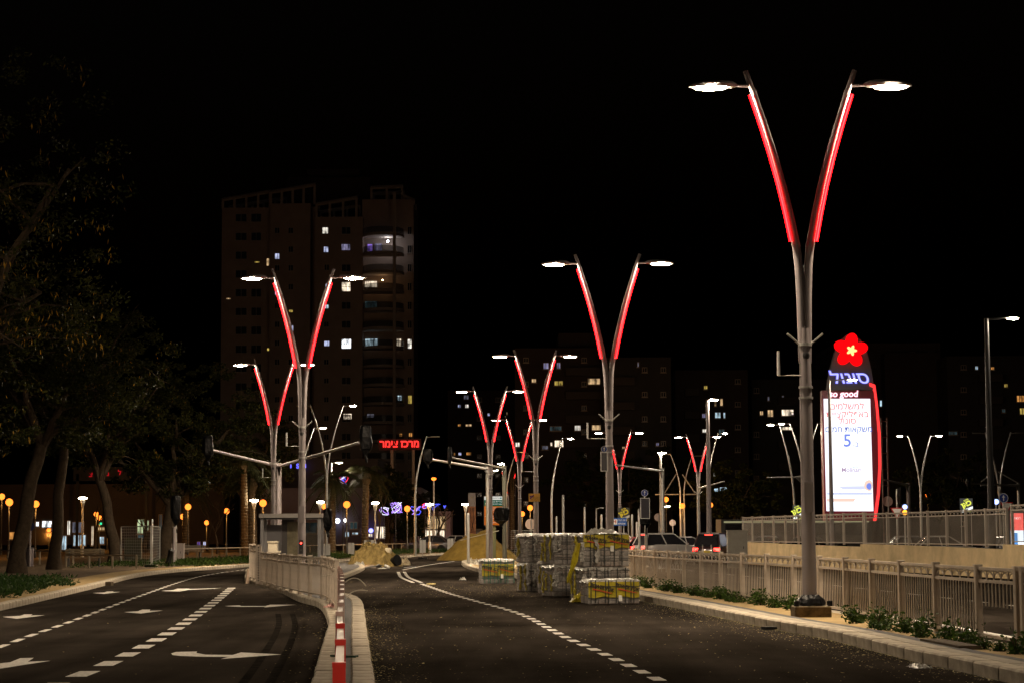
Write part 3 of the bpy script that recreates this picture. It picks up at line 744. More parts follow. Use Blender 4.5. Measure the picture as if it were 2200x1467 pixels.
# ================================================================== signs
BLUE = mat('sign_blue', (.012, .04, .25), .4)
SREFL = mat('sign_white', (.75, .75, .75), .4)
def disc(b, r, y0, y1, n=28, c=(0, 0)):
    return b.plate([(c[0] + r * math.cos(2 * math.pi * k / n), c[1] + r * math.sin(2 * math.pi * k / n)) for k in range(n)], y0, y1)
def arrow_sign(label, px, py, Y, r, post=True, z0=0.0):
    P = at(px, py, Y)
    t = thing('road_sign', label, 'road sign', P)
    disc(MB(), r, 0, .02).build('plate', BLUE, t)
    b = MB()
    for k in range(32):
        a, c = 2 * math.pi * k / 32, 2 * math.pi * (k + 1) / 32
        b.plate([(r * .97 * math.cos(a), r * .97 * math.sin(a)), (r * .97 * math.cos(c), r * .97 * math.sin(c)), (r * .88 * math.cos(c), r * .88 * math.sin(c)), (r * .88 * math.cos(a), r * .88 * math.sin(a))], -.004, 0)
    b.build('border', SREFL, t)
    MB().plate([(-.08 * r, -.6 * r), (.08 * r, -.6 * r), (.08 * r, .15 * r), (.32 * r, .05 * r), (0, .65 * r), (-.32 * r, .05 * r), (-.08 * r, .15 * r)], -.006, -.001).build('arrow', SREFL, t)
    if post: MB().tube([(0, .06, z0 - P.z), (0, .06, r)], .035, 8).build('post', GALV, t)
    return t
arrow_sign('round blue arrow sign on the lamp post behind the pallets', 1298, 964, 63.7, .1, False)
arrow_sign('round blue arrow sign above the standing wrapped signal', 1385, 1058, 117.4, .2)
tt = arrow_sign('round blue sign beside the lit advertising pillar', 2156, 1069, 80, .19)
def frame_board(label, px, py, Y, w_, h_):
    P = at(px, py, Y); t = thing('sign_board', label, 'sign board', P)
    MB().box((0, 0, 0), (w_, .03, h_)).build('panel', mat('dark_panel', (.02, .018, .03), .3), t)
    for s in (-1, 1):
        MB().box((s * w_ / 2, -.005, 0), (.03, .05, h_ + .03)).build('frame_side', SREFL, t)
        MB().box((0, -.005, s * h_ / 2), (w_ - .03, .05, .03)).build('frame_rail', SREFL, t)
frame_board('dark board with thin white frame on the lamp behind the pallets', 1298, 991, 63.75, .2, .58)
frame_board('dark board with white frame over the standing wrapped signal', 1386, 1091, 117.3, .5, 1.15)
# yellow notice
P = at(1148, 1068, 97.3); yn = thing('notice_board', 'yellow notice board strapped to the lamp post', 'notice board', P)
YSIGN = mat('notice_yellow', (.75, .38, .02), .45)
MB().box((0, 0, 0), (.54, .02, .38)).build('plate', YSIGN, yn)
INK = mat('black_ink', (.015, .012, .012), .6); PURP = mat('purple_ink', (.14, .03, .12), .6)
MB().plate([(-.23, -.1), (-.2, .02), (-.24, .08), (-.1, .1), (-.02, .15), (-.03, .05), (-.1, .0), (-.14, -.03), (-.13, -.1), (-.18, -.05)], -.016, -.011).build('pictogram', PURP, yn)
for i, s in enumerate(('עבודות בכביש', 'הנכם מצולמים', 'לשמירה על הרכוש', 'ומניעת פגיעה')):
    text(s, .055, INK, yn, (.09, -.013, .02 - i * .06), rtl=True)
text('ה', .08, INK, yn, (.21, -.013, .13), rtl=True)
# city sign
P = at(1060, 1073, 126); cs = thing('direction_sign', 'tall city direction sign with green band and orange panel', 'direction sign', (P.x, 126, 0))
w_ = 1.12; zt, zb = at(1073, 1063, 126).z + .05, at(1073, 1127, 126).z
zz = [at(1073, y, 126).z for y in (1065.5, 1073, 1086.5, 1127)]
OLIVE = mat('olive_post', (.17, .17, .08), .6)
for dx in (-.0, ):
    MB().box((dx, .12, zb / 2), (.28, .12, zb)).build('post', OLIVE, cs)
MB().box((0, .06, (zz[0] + zz[3]) / 2), (w_ + .06, .08, zz[0] - zz[3] + .1)).build('back_panel', DARK, cs)
hp = MB().box((0, 0, (zz[0] + zz[1]) / 2), (w_, .02, zz[0] - zz[1])).build('header', glow('sign_header', (.75, .73, .66), .85, False), cs)
gp = MB().box((0, 0, (zz[1] + zz[2]) / 2), (w_, .022, zz[1] - zz[2])).build('green_panel', glow('sign_green', (.004, .075, .04), .9, False), cs)
op = MB().box((0, 0, (zz[2] + zz[3]) / 2), (w_, .024, zz[2] - zz[3])).build('orange_panel', glow('sign_orange', (.55, .13, .01), .8, False), cs)
SL = glow('sign_letter', (.8, .78, .7), .75, False)
text('עיריית אשדוד', .12, INK, hp, (.1, -.013, (zz[0] + zz[1]) / 2), rtl=True)
MB().box((.46, -.014, (zz[0] + zz[1]) / 2), (.09, .004, .1)).build('emblem', mat('emblem_teal', (.02, .16, .2), .5), hp)
text('עיריית אשדוד', .16, SL, gp, (.12, -.014, zz[1] - .11), rtl=True)
text('ASHDOD CITY HALL', .095, SL, gp, (.12, -.014, zz[1] - .26), bold=.002)
MB().plate([(-.5, zz[1] - .24), (-.3, zz[1] - .24), (-.3, zz[1] - .17), (-.2, zz[1] - .17), (-.34, zz[1] - .1), (-.42, zz[1] - .2), (-.5, zz[1] - .21)], -.016, -.012).build('arrow', SL, gp)
for i, s in enumerate(('המרכז', 'אולם מופעים', 'מוזיאון', 'ספריה', 'PERFORMING', 'ARTS CENTER', 'ART THEATRE', 'MONART CENTRE')):
    text(s, .085, SL, op, (.1, -.015, zz[2] - .1 - i * .128), rtl=ord(s[0]) > 255)
MB().box((-.46, -.015, (zz[2] + zz[3]) / 2 - .05), (.14, .004, .02)).build('arrow_bar', SL, op)
# orange banner pillar
P = at(1014, 1124, 140); bp_ = thing('banner_pillar', 'tall grey and orange banner pillar left of the city sign', 'pillar', (P.x, 140, .0))
zt = at(1014, 1058, 140).z; zm = at(1014, 1087, 140).z
MB().box((0, 0, (zt + zm) / 2), (.5, .16, zt - zm)).build('top_panel', mat('banner_grey', (.32, .27, .25), .6), bp_)
MB().box((0, .005, zm / 2), (.52, .15, zm)).build('orange_panel', mat('banner_orange', (.42, .15, .05), .6, var=.5, vscale=4), bp_)
text('A', .2, mat('emblem_gold', (.4, .28, .05), .5), bp_, (0, -.083, zt - .32))
for k in range(7):
    a = random.uniform(-.2, .2)
    MB().tube([(a, -.082, zm - .1), (a + random.uniform(-.15, .15), -.082, zm - .9), (random.uniform(-.22, .22), -.082, zm - 1.8)], .009, 4).build('branch_print', INK, bp_)
# hospital sign, posters, others
P = at(1329, 1120, 100); hs = thing('road_sign', 'small blue hospital sign with white H square', 'road sign', (P.x, 100, 0))
MB().box((0, 0, P.z), (.78, .03, .38)).build('plate', mat('hospital_blue', (.015, .09, .4), .4), hs)
MB().box((-.2, -.018, P.z), (.26, .006, .26)).build('white_square', SREFL, hs); text('H', .24, mat('sign_red', (.5, .02, .02), .5), hs, (-.2, -.023, P.z), bold=.006)
text('בית חולים', .13, SREFL, hs, (.15, -.019, P.z + .07), rtl=True); text('אסותא', .13, SREFL, hs, (.15, -.019, P.z - .09), rtl=True)
MB().tube([(.25, .05, 0), (.25, .05, P.z + .15)], .035, 8).build('post', GALV, hs)
def poster(label, px, py, Y, w_, h_, lit=False):
    P = at(px, py, Y); t = thing('poster_board', label, 'poster board', (P.x, Y, 0))
    pa = glow('poster_dark_lit', (.05, .05, .045), 1.0, False) if lit else mat('poster_dark', (.05, .05, .045), .6)
    yl = glow('poster_yellow_lit', (.8, .85, .1), 1.2, False) if lit else mat('poster_yellow', (.72, .62, .03), .6)
    wh = glow('poster_white_lit', (.9, .95, .9), 1.3, False) if lit else mat('poster_white', (.6, .6, .55), .6)
    MB().box((0, 0, P.z), (w_, .06, h_)).build('panel', pa, t)
    rot = Matrix.Rotation(R(90), 4, 'X') @ Matrix.Rotation(R(24), 4, 'Z')
    text('כאן', h_ * .5, yl, t, (.0, -.036, P.z + h_ * .1), rtl=True, bold=.02, face=rot)
    text('מרכז', h_ * .17, yl, t, (-w_ * .02, -.036, P.z + h_ * .38), rtl=True, bold=.004, face=rot)
    a, c = w_ / 2, h_ / 2
    MB().plate([(-a, P.z - c * .75), (a, P.z - c * .1), (a, P.z - c * .45), (-a * .6, P.z - c)], -.04, -.032).build('white_band', wh, t)
    text('הדרך', h_ * .15, INK, t, (.05 * w_, -.043, P.z - c * .55), rtl=True, face=rot)
    text('חדש', h_ * .14, yl, t, (w_ * .25, -.036, P.z - c * .82), rtl=True)
    for s in (-1, 1): MB().tube([(s * a * .8, .06, 0), (s * a * .8, .06, P.z + c)], .035, 6).build('post', GALV, t)
poster('black and yellow poster board behind the hospital sign', 1340, 1104, 110, .62, .72)
poster('lit black and yellow poster board right of the totem', 2076, 1085, 130, .8, .9, True)
poster('lit poster board half hidden by the tallest lamp post', 1712, 1100, 140, .55, 1.0, True)
def round_back(label, px, py, Y, r=.26):
    P = at(px, py, Y); t = thing('road_sign', label, 'road sign', (P.x, Y, 0))
    b = MB(); disc(b, r, 0, .02, c=(0, P.z)); b.build('plate', mat('sign_back', (.42, .32, .28), .5, metal=.2), t)
    MB().tube([(.03, -.03, 0), (.03, -.03, P.z + r)], .03, 6).build('post', GALV, t)
round_back('round sign seen from behind, left of the notice-board lamp', 1140, 1125, 100)
round_back('round sign back partly behind the white mast right of the pallets', 1414, 1110, 135)
round_back('round white sign beside the totem frame', 1907, 1076, 120, .3)
round_back('slim oval sign on the central refuge far off', 1445, 1122, 190, .3)
def give_way(label, px, py, Y, r=.42):
    P = at(px, py, Y); t = thing('road_sign', label, 'road sign', (P.x, Y, 0))
    tri = lambda k, y0, y1: MB().plate([(-r * k, P.z + r * .58 * k), (r * k, P.z + r * .58 * k), (0, P.z - r * 1.15 * k)], y0, y1)
    tri(1, 0, .02).build('border', mat('sign_red', (.5, .02, .02), .5), t); tri(.74, -.01, -.002).build('face', SREFL, t)
    MB().tube([(0, .05, 0), (0, .05, P.z + .2)], .035, 6).build('post', GALV, t)
give_way('red and white give-way triangle behind the upper fence', 1927, 1098, 112, .36)
give_way('give-way triangle under the round blue sign at the picture edge', 2163, 1086, 82, .26)
# blue traffic hazard lamps
def hazard(label, px, py, Y, col):
    P = at(px, py, Y); t = thing('hazard_lamp', label, 'hazard lamp', (P.x, Y, 0))
    MB().tube([(0, 0, 0), (0, 0, P.z)], .04, 6).build('post', GALV, t)
    disc(MB(), .14, -.06, 0, c=(0, P.z)).build('lens', glow('hazard_' + col, (.35, .45, 1) if col == 'blue' else (1, .4, .03), 3.0, False), t)
    MB().box((0, .06, P.z), (.34, .1, .34)).build('housing', DARK, t)
hazard('pale blue signal light behind the upper fence', 1944, 1088, 118, 'blue')
hazard('amber signal light below the pale blue one', 1944, 1100, 117.8, 'amber')
hazard('pale blue light beside the far-edge dark post', 2140, 1077, 110, 'blue')
# lit advertising pillar at the picture edge
P = at(2183, 1110, 84); ad = thing('advertising_pillar', 'lit red and white advertising pillar at the picture edge', 'advertising pillar', (P.x, 84, 0))
MB().box((0, .12, 1.3), (.78, .24, 2.6)).build('casing', mat('casing_grey', (.2, .2, .2), .4), ad)
MB().box((.03, -.005, 2.05), (.52, .02, .7)).build('red_panel', glow('ad_red', (.9, .12, .1), 1.4, False), ad)
MB().box((.03, -.006, 1.25), (.52, .02, .9)).build('picture_panel', glow('ad_white', (.8, .9, 1), 1.6, False), ad)
MB().box((-.06, -.018, 1.35), (.2, .004, .5)).build('figure_print', glow('ad_blue', (.1, .35, .8), 1.0, False), ad)
MB().box((.03, -.007, .62), (.52, .02, .3)).build('foot_panel', glow('ad_rust', (.5, .08, .03), .6, False), ad)
text('מבצע', .14, glow('ad_letter', (1, .8, .75), 1.6, False), ad, (.03, -.017, 2.2), rtl=True)
for s in (-1, 1): MB().box((s * .36, -.012, 1.35), (.06, .03, 2.3)).build('frame_side', mat('casing_grey', (.2, .2, .2), .4), ad)
# thin bare posts
for px, y0, Y, lab in [(1006, 1101, 105, 'thin grey post in front of the sand pile'), (1196, 1108, 150, 'thin bare post right of the notice-board lamp'), (1210, 1062, 120, 'white bare post with dark foot behind the pallets'),
                       (1256, 1088, 140, 'thin bare post behind the middle pallets'), (1292, 1104, 140, 'short bare post left of the lamp behind the pallets'), (1358, 1104, 135, 'thin bare post right of the poster'),
                       (1373, 1092, 122, 'thin post left of the standing wrapped signal'), (1368, 1120, 140, 'grey thin post right of the hospital sign'), (1927, 1050, 140, 'grey thin post behind the give-way sign')]:
    P = at(px, y0, Y); h = P.z
    o = MB().tube([(0, 0, 0), (0, 0, h * .97), (0, 0, h)], [.075, .075, .05], 10).build('bare_post', GALV, None, True, loc=(P.x, Y, 0)); tag(o, lab, 'post')

# ================================================================== petrol totem
TY = 118.0
def TP(px, py): p = at(px, py, TY); return (p.x, p.z)
tx = TP(1830, 1100)[0]
tot = thing('petrol_totem', 'tall petrol station totem with red flower emblem and lit white screen', 'totem', (tx, TY, 0))
def tpoly(pts): return [(TP(*p)[0] - tx, TP(*p)[1]) for p in pts]
WINE = mat('totem_wine', (.22, .012, .03), .35, coat=.3); GREYM = mat('totem_grey', (.13, .11, .13), .4)
MB().plate(tpoly([(1772, 1118), (1885, 1118), (1891, 1040), (1890, 960), (1884, 870), (1878, 838), (1766, 838), (1768, 950), (1771, 1060)]), 0, .8).build('body', WINE, tot)
MB().plate(tpoly([(1778, 838), (1879.5, 836), (1872, 790), (1862, 752), (1850, 730), (1834, 719), (1820, 719), (1806, 731), (1795, 755), (1784, 795)]), .05, .75).build('crown_panel', GREYM, tot)
RIM = glow('totem_rim', (1, .035, .035), 1.8, False)
rimo, rimi = [(1868, 822), (1880, 826), (1886, 870), (1891.5, 930), (1893, 1000), (1890, 1060), (1882, 1118)], [(1868, 828), (1876, 832), (1881, 870), (1886, 930), (1887.5, 1000), (1884, 1060), (1876, 1118)]
MB().plate(tpoly(rimo + rimi[::-1]), -.06, .3).build('lit_rim', RIM, tot)
SCREEN = glow('totem_screen', (.88, .92, 1.0), 1.5, True)
scr = MB().plate(tpoly([(1769.5, 856), (1869, 856), (1876, 1097), (1775.5, 1097)]), -.07, 0).build('screen', SCREEN, tot)
def TL(px, py): p = at(px, py, TY); return (p.x - tx, p.z)
def ttext(s, px, py, hpx, m, parent, rtl=True, bold=0.0, shear=0.0, y=-.076, sx=1.0, name='lettering'):
    a = TL(px, py); return text(s, hpx / F_PX * TY, m, parent, (a[0], y, a[1]), rtl=rtl, bold=bold, shear=shear, ext=.004, sx=sx, name=name)
PR = glow('screen_red', (.9, .22, .2), 1.0, False); PB = glow('screen_blue', (.08, .12, .5), 1.0, False); PL = glow('screen_lilac', (.22, .3, .9), 1.0, False)
ttext('למשלמים', 1819, 873, 19, PR, scr, bold=.004); ttext('באפליקציית', 1820, 890, 19, PR, scr, bold=.004); ttext('סונול', 1820, 904, 18, PR, scr, bold=.004)
ttext('משקאות חמים', 1823, 922, 17, PB, scr, bold=.003); ttext('5', 1820, 947, 38, PL, scr, False, bold=.012); ttext('ב-', 1838, 954, 15, PB, scr)
ttext('CAFFE', 1835, 1003, 6, PL, scr, False); ttext('Molinari', 1829, 1009, 13, glow('screen_wine', (.45, .3, .45), 1.0, False), scr, False, bold=.004)
PALE = glow('screen_pale', (.75, .78, 1.0), 1.0, False); PEACH = glow('screen_peach', (1, .72, .6), 1.0, False)
MB().plate(tpoly([(1800, 1044), (1862, 1043), (1872, 1048), (1850, 1051), (1810, 1050)]), -.078, -.072).build('shadow_print', PALE, scr)
MB().plate(tpoly([(1776, 1059), (1873, 1059), (1873, 1061), (1776, 1061)]), -.078, -.072).build('line_print', PB, scr)
b = MB(); c = TL(1868, 1042); rr = 12 / F_PX * TY
b.plate([(c[0] + rr * math.cos(a) * (.5 if math.cos(a) > 0 else 1), c[1] + rr * math.sin(a)) for a in [2 * math.pi * k / 20 for k in range(20)]], -.079, -.073); b.build('cup_print', PEACH, scr)
b = MB(); b.plate([(c[0] + rr * .6 * math.cos(a) * (.5 if math.cos(a) > 0 else 1), c[1] - .05 + rr * .6 * math.sin(a)) for a in [2 * math.pi * k / 16 for k in range(16)]], -.083, -.08); b.build('cup_mouth_print', PL, scr)
MB().plate(tpoly([(1776, 1070), (1838, 1070), (1834, 1077), (1776, 1077)]), -.078, -.072).build('band_print', PEACH, scr)
ttext('סונול', 1855, 1073, 6, PR, scr)
ttext('בכפוף לתנאי המבצע בתחנות המשתתפות', 1826, 1092, 5.5, PALE, scr)
# name and emblem
NEON = glow('neon_lavender', (.55, .56, 1.0), 1.15, False); NEONB = glow('neon_blue', (.03, .03, .9), 1.3, False)
ttext('סונול', 1829, 812, 35, NEONB, tot, bold=.03, shear=-.25, y=-.02, sx=1.12, name='name_halo'); ttext('סונול', 1829, 812, 35, NEON, tot, bold=.012, shear=-.25, y=-.05, sx=1.12, name='name_lettering')
PK = glow('neon_pinkwhite', (1, .75, .82), 1.6, False); PKH = glow('neon_pink', (.9, .05, .2), .8, False)
ttext('so good', 1812, 846, 19, PKH, tot, False, bold=.03, y=-.02, shear=.1, name='slogan_halo'); ttext('so good', 1812, 846, 19, PK, tot, False, bold=.014, y=-.05, shear=.1, name='slogan_lettering')
FLR = glow('flower_red', (1, .002, .004), 1.25, True); FLY = glow('flower_yellow', (1, .78, .25), 1.4, False)
def flower(px, py, r, tilt, inner, pw):
    c = TL(px, py); k = r / F_PX * TY; out = []
    for j in range(90):
        a = 2 * math.pi * j / 90
        rad = inner + (1 - inner) * (.5 + .5 * math.cos(5 * a)) ** pw
        out.append((c[0] + k * rad * math.cos(a + tilt), c[1] + k * rad * math.sin(a + tilt)))
    return out
fl = MB().plate(flower(1827, 753, 37, R(84), .60, .55), -.25, .1).build('flower_emblem', FLR, tot)
MB().plate(flower(1828, 753.5, 11.5, R(68), .5, .9), -.31, -.24).build('flower_centre', FLY, fl)
# steel frame standing behind the totem
sf = thing('steel_frame_post', 'rusty steel frame column beside the totem rim', 'column', (X(1899, 121), 121, 0))
RUST = mat('rusty_steel', (.16, .09, .07), .7, var=.5, vscale=4)
zt = at(1899, 897, 121).z
for s in (-1, 1): MB().box((s * .16, 0, zt / 2), (.07, .2, zt)).build('upright', RUST, sf)
for k in range(9): MB().box((0, 0, .6 + k * (zt - .8) / 8), (.25, .12, .06)).build('rung', RUST, sf)
# ================================================================== shelter and island furniture
SH = thing('shelter', 'grey flat-roofed shelter with dark side panels on the island', 'shelter', (X(626, 86), 86, .125))
SGREY = mat('shelter_grey', (.34, .33, .34), .5, metal=.2, var=.1); SDARK = mat('shelter_panel', (.09, .08, .08), .5); GLASSD = mat('shelter_glass', (.10, .09, .07), .12, spec=.6, alpha=.55)
hw = 66 / F_PX * 86; hz = at(626, 1112, 86).z - .125
MB().box((0, .55, hz + .1), (hw * 2 + .06, 1.7, .17)).build('roof', mat('shelter_roof', (.42, .39, .37), .5, var=.1), SH)
MB().box((0, .55, hz - .02), (hw * 2 - .3, 1.45, .06)).build('roof_lining', SDARK, SH)
for x in (-hw + .07, hw - .12):
    for y in (-.05, 1.15): MB().box((x, y, hz / 2), (.13, .1, hz)).build('post', SGREY, SH)
MB().box((-hw + .45, 1.1, hz / 2 - .1), (.62, .05, hz - .35)).build('side_panel', mat('shelter_board', (.17, .16, .17), .5), SH)
MB().box((-hw + 1.03, 1.12, hz / 2), (.5, .04, hz)).build('back_panel', SDARK, SH)
MB().box((-.02, 1.1, hz / 2 - .05), (.55, .03, hz - .2)).build('glass_pane', mat('dirty_glass', (.26, .22, .13), .4, var=.5, vscale=3), SH)
MB().box((.62, 1.1, hz / 2 - .05), (.7, .02, hz - .25)).build('glass_pane', GLASSD, SH)
MB().box((.15, .95, .5), (1.5, .35, .06)).build('bench_seat', DARK, SH)
for x in (-.4, .7): MB().box((x, .95, .24), (.06, .3, .48)).build('bench_leg', DARK, SH)
def cabinet(label, px, Y, w_, h_, d_=.4, m=None, zb=.12, name='electric_cabinet'):
    t = thing(name, label, 'cabinet', (X(px, Y), Y, zb))
    m = m or mat('cabinet_cream', (.50, .44, .34), .55, var=.12)
    MB().box((0, 0, h_ / 2), (w_, d_, h_)).build('body', m, t)
    MB().box((0, 0, h_ + .02), (w_ + .05, d_ + .05, .05)).build('lid', m, t)
    MB().box((0, -d_ / 2 - .006, h_ / 2), (w_ - .08, .012, h_ - .1)).build('door', m, t)
    MB().box((w_ * .3, -d_ / 2 - .02, h_ * .55), (.03, .03, .12)).build('handle', DARK, t)
cabinet('taller cream cabinet behind the island fence', 587, 72, .32, 1.28)
cabinet('lower cream cabinet in front of the taller one on the island', 591, 70.6, .33, .95, .3)
cabinet('pale cabinet standing at the park edge by the rail', 381, 118, .85, 1.05, zb=.13, m=mat('cabinet_pink', (.40, .34, .32), .6, var=.1))
cabinet('tall pale electric cabinet at the left end of the retaining wall', 1579, 98, .95, 1.75, zb=0, m=mat('cabinet_grey', (.38, .36, .32), .6, var=.15))
cabinet('dark green cabinet behind the mesh panels in the park', 288, 135, 1.1, 1.35, zb=.13, m=mat('cabinet_green', (.11, .105, .06), .6, var=.2))
# curved concrete bumper at the island bend
b = MB(); rings = []
for k in range(9):
    a = lerp(R(95), R(215), k / 8); c = Vector((-8.75, 71.5, 0))
    rings.append([c + Vector((r_ * math.cos(a) * 1.0, r_ * math.sin(a) * 2.6, z)) for r_, z in ((.52, .0), (.46, .5), (.38, .5), (.34, .0))])
o = b.loft(rings).build('concrete_bumper', mat('bumper_concrete', (.45, .34, .26), .85, var=.2)); tag(o, 'curved concrete bumper at the bend of the island kerb', 'bumper')
# white delineator boards
for i, (px, y0, y1, lab) in enumerate([(754, 1165, 1200, 'white twin-panel marker board left of the debris heap'), (788, 1160, 1190, 'white marker board just behind the debris heap'), (796, 1159, 1190, 'white marker board close behind the heap top, right of its twin'),
        (907, 1159, 1197, 'white marker board on a rubber foot right of the debris heap'), (966, 1156, 1190, 'white marker board left of the sand pile'), (699, 1169, 1200, 'white marker board beside the shelter post')]):
    g = ground(px, y1, .0); Y = min(g.y, 140) if px != 699 else 90
    z1, z0 = at(px, y0, Y).z, at(px, y1 - 10, Y).z
    t = thing('marker_board', lab, 'marker board', (X(px, Y), Y, 0), 'white road-works marker boards')
    for s in (-1, 1): MB().box((s * .11, 0, (z0 + z1) / 2), (.19, .03, max(.5, z1 - z0))).build('panel', WHITE, t)
    MB().tube([(0, .04, 0), (0, .04, z1 - .1)], .025, 6).build('stem', GALV, t)
    MB().box((0, .04, .05), (.6, .35, .1)).build('foot', BLACKPL, t)
# ================================================================== heaps
def heap(name, label, cx, cy, rx, ry, h, m, seed, z0=0.0, rough=.12, power=1.3, peaks=None, cat='heap'):
    n = 60; b = MB(); vs = []
    for j in range(n + 1):
        for i in range(n + 1):
            u, v = i / n * 2 - 1, j / n * 2 - 1
            r = math.hypot(u, v)
            z = max(0, 1 - r) ** power * 1.25
            z = min(z, 1.0)
            q = Vector((u * 2.2 + seed, v * 2.2, seed))
            z *= 1 + .35 * noise.noise(q)
            for px_, py_, pr, ph in (peaks or []):
                z = max(z, ph * max(0, 1 - math.hypot((u - px_) / pr, (v - py_) / pr)))
            edge = max(0, min(1, (1 - r) * 6))
            z += edge * rough * (noise.noise(q * 3) * .5 + noise.noise(q * 9) * .25 + noise.noise(q * 24) * .12)
            vs.append((cx + u * rx, cy + v * ry, z0 + (z * h if r < 1 else -.03)))
    fs = [(j * (n + 1) + i, j * (n + 1) + i + 1, (j + 1) * (n + 1) + i + 1, (j + 1) * (n + 1) + i) for j in range(n) for i in range(n)]
    o = b.add(vs, fs).build(name, m, None, True, fix=False); tag(o, label, cat)
    return o
PILE = mat('pile_sand', (.235, .155, .036), .95, var=.35, vscale=2.5, bump=1.0, bscale=22)
MIXS = mat('mixed_soil', (.20, .145, .055), .95, var=.5, vscale=4, bump=1.0, bscale=20)
heap('sand_pile', 'smooth golden sand pile behind the mast posts', X(1025, 133), 133.5, 2.7, 3.0, 1.75, PILE, 3.1, rough=.14, power=.9)
hc = ground(800, 1217)
heap('soil_heap', 'rough earth heap dumped on the road with rubbish at its foot', hc.x - .05, hc.y + 2.5, 1.5, 2.4, 1.15, MIXS, 8.2, rough=.4, power=.8)
def crumple(name, label, c, sx, sy, h, m, seed, cat, n=14):
    b = MB(); vs = []
    for j in range(n + 1):
        for i in range(n + 1):
            u, v = i / n * 2 - 1, j / n * 2 - 1
            q = Vector((u * 2 + seed, v * 2, seed * 1.7))
            e = max(0, 1 - max(abs(u), abs(v)) ** 3)
            vs.append((u * sx * (1 + .2 * noise.noise(q * 1.3)), v * sy * (1 + .2 * noise.noise(q * 1.1)), max(.004, h * e * (.6 + .9 * noise.noise(q * 1.6)) + .03 * noise.noise(q * 5))))
    fs = [(j * (n + 1) + i, j * (n + 1) + i + 1, (j + 1) * (n + 1) + i + 1, (j + 1) * (n + 1) + i) for j in range(n) for i in range(n)]
    o = b.add(vs, fs).build(name, m, None, loc=c, fix=False); tag(o, label, cat)
    return o
def G3(px, py, z=0.0): p = ground(px, py); return (p.x, p.y, z)
crumple('plastic_sheet', 'pale torn plastic sheet at the left foot of the earth heap', G3(772, 1217), .35, .8, .3, FILM, 1.3, 'sheet')
crumple('cloth_bundle', 'bundle of grubby pale cloth on the right flank of the earth heap', G3(866, 1213), .38, 1.0, .45, mat('dirty_cloth', (.36, .30, .2), .9, var=.5, vscale=7), 4.4, 'cloth')
crumple('plastic_sheet', 'scrap of white plastic lying flat before the earth heap', G3(822, 1221), .2, .4, .05, FILM, 6.2, 'sheet')
bb = thing('black_bucket', 'big black plastic bucket tipped on its side in the rubbish', 'bucket', G3(846, 1216, .26)); bb.rotation_euler = (R(75), R(25), R(40))
MB().lathe([(.2, -.28), (.27, .28)], n=18).build('shell', BLACKPL, bb, True); MB().lathe([(.29, .26), (.29, .3)], n=18).build('rim', BLACKPL, bb)
o = MB().lathe([(.16, -.14), (.2, 0), (.15, .14)], n=14).build('white_sack', mat('sack_white', (.5, .44, .34), .8, var=.3), None, True, loc=(hc.x + .72, hc.y + 1.6, .82)); tag(o, 'round off-white sack lying near the top of the heap', 'sack')
o = MB().tube([G3(828, 1218, .1), G3(836, 1222, .1)], .06, 10).build('pipe_offcut', WHITE); tag(o, 'short white pipe offcut at the foot of the heap', 'pipe')
HOSE = mat('black_hose', (.02, .02, .02), .5)
def hose(label, pts, r=.035):
    P = [Vector(p) for p in pts]; fine = []
    for i in range(len(P) - 1):
        for k in range(6): fine.append(P[i].lerp(P[i + 1], k / 6))
    o = MB().tube(fine + [P[-1]], r, 8).build('hose', HOSE, None, True); tag(o, label, 'hose')
hose('black hose looping over the front of the earth heap', [G3(757, 1219, .05), G3(768, 1214, .3), G3(783, 1211, .5), G3(800, 1210, .55), G3(815, 1212, .45), G3(822, 1216, .2)])
hose('black pipe lying along the foot of the earth heap', [G3(746, 1222, .03), G3(780, 1221, .03), G3(806, 1219, .08), G3(818, 1216, .15)])
hose('dark strip trailing off the right end of the rubbish', [G3(866, 1220, .02), G3(880, 1219, .02), G3(893, 1218, .02)], .03)
for i, (px, py, w_, c_) in enumerate([(790, 1217, .3, (.3, .16, .1)), (800, 1219, .25, (.25, .2, .16)), (812, 1218, .22, (.06, .06, .06)), (784, 1220, .2, (.4, .3, .22))]):
    o = MB().box((0, 0, .06), (w_, .5, .03), rz=random.uniform(-1, 1)).build('board_scrap', mat('scrap%d' % i, c_, .8, var=.3), None, loc=G3(px, py)); o.rotation_euler = (R(random.uniform(-25, 25)), R(random.uniform(-15, 15)), 0)
    tag(o, ['rust-brown board scrap in the middle of the rubbish', 'grey-brown board scrap right of the rust-brown one', 'black board scrap next to the bucket', 'tan board scrap at the left front of the rubbish'][i], 'board', 'board scraps in the rubbish')
crumple('tarpaulin', 'grubby pale tarpaulin crumpled on the kerb nose by the sand pile', G3(1018, 1216, .1), .5, 1.6, .3, mat('tarp', (.45, .41, .33), .7, var=.4, vscale=5, bump=.6, bscale=9), 2.2, 'tarpaulin')
crumple('plastic_sheet', 'small white plastic scrap on the road before the pallets', G3(994, 1245), .12, .3, .1, FILM, 9.1, 'sheet')
crumple('plastic_sheet', 'white plastic scrap near the kerb in the front road', G3(1975, 1433), .12, .2, .05, FILM, 7.7, 'sheet')
crumple('plastic_sheet', 'yellow film scrap lying beside the lane dashes', G3(926, 1254), .15, .35, .03, YELLOW, 3.7, 'sheet')
crumple('plastic_sheet', 'pink scrap hanging on the island kerb at the fence bend', G3(712, 1318, .15), .12, .5, .08, mat('pink_scrap', (.5, .28, .25), .7), 5.7, 'sheet')

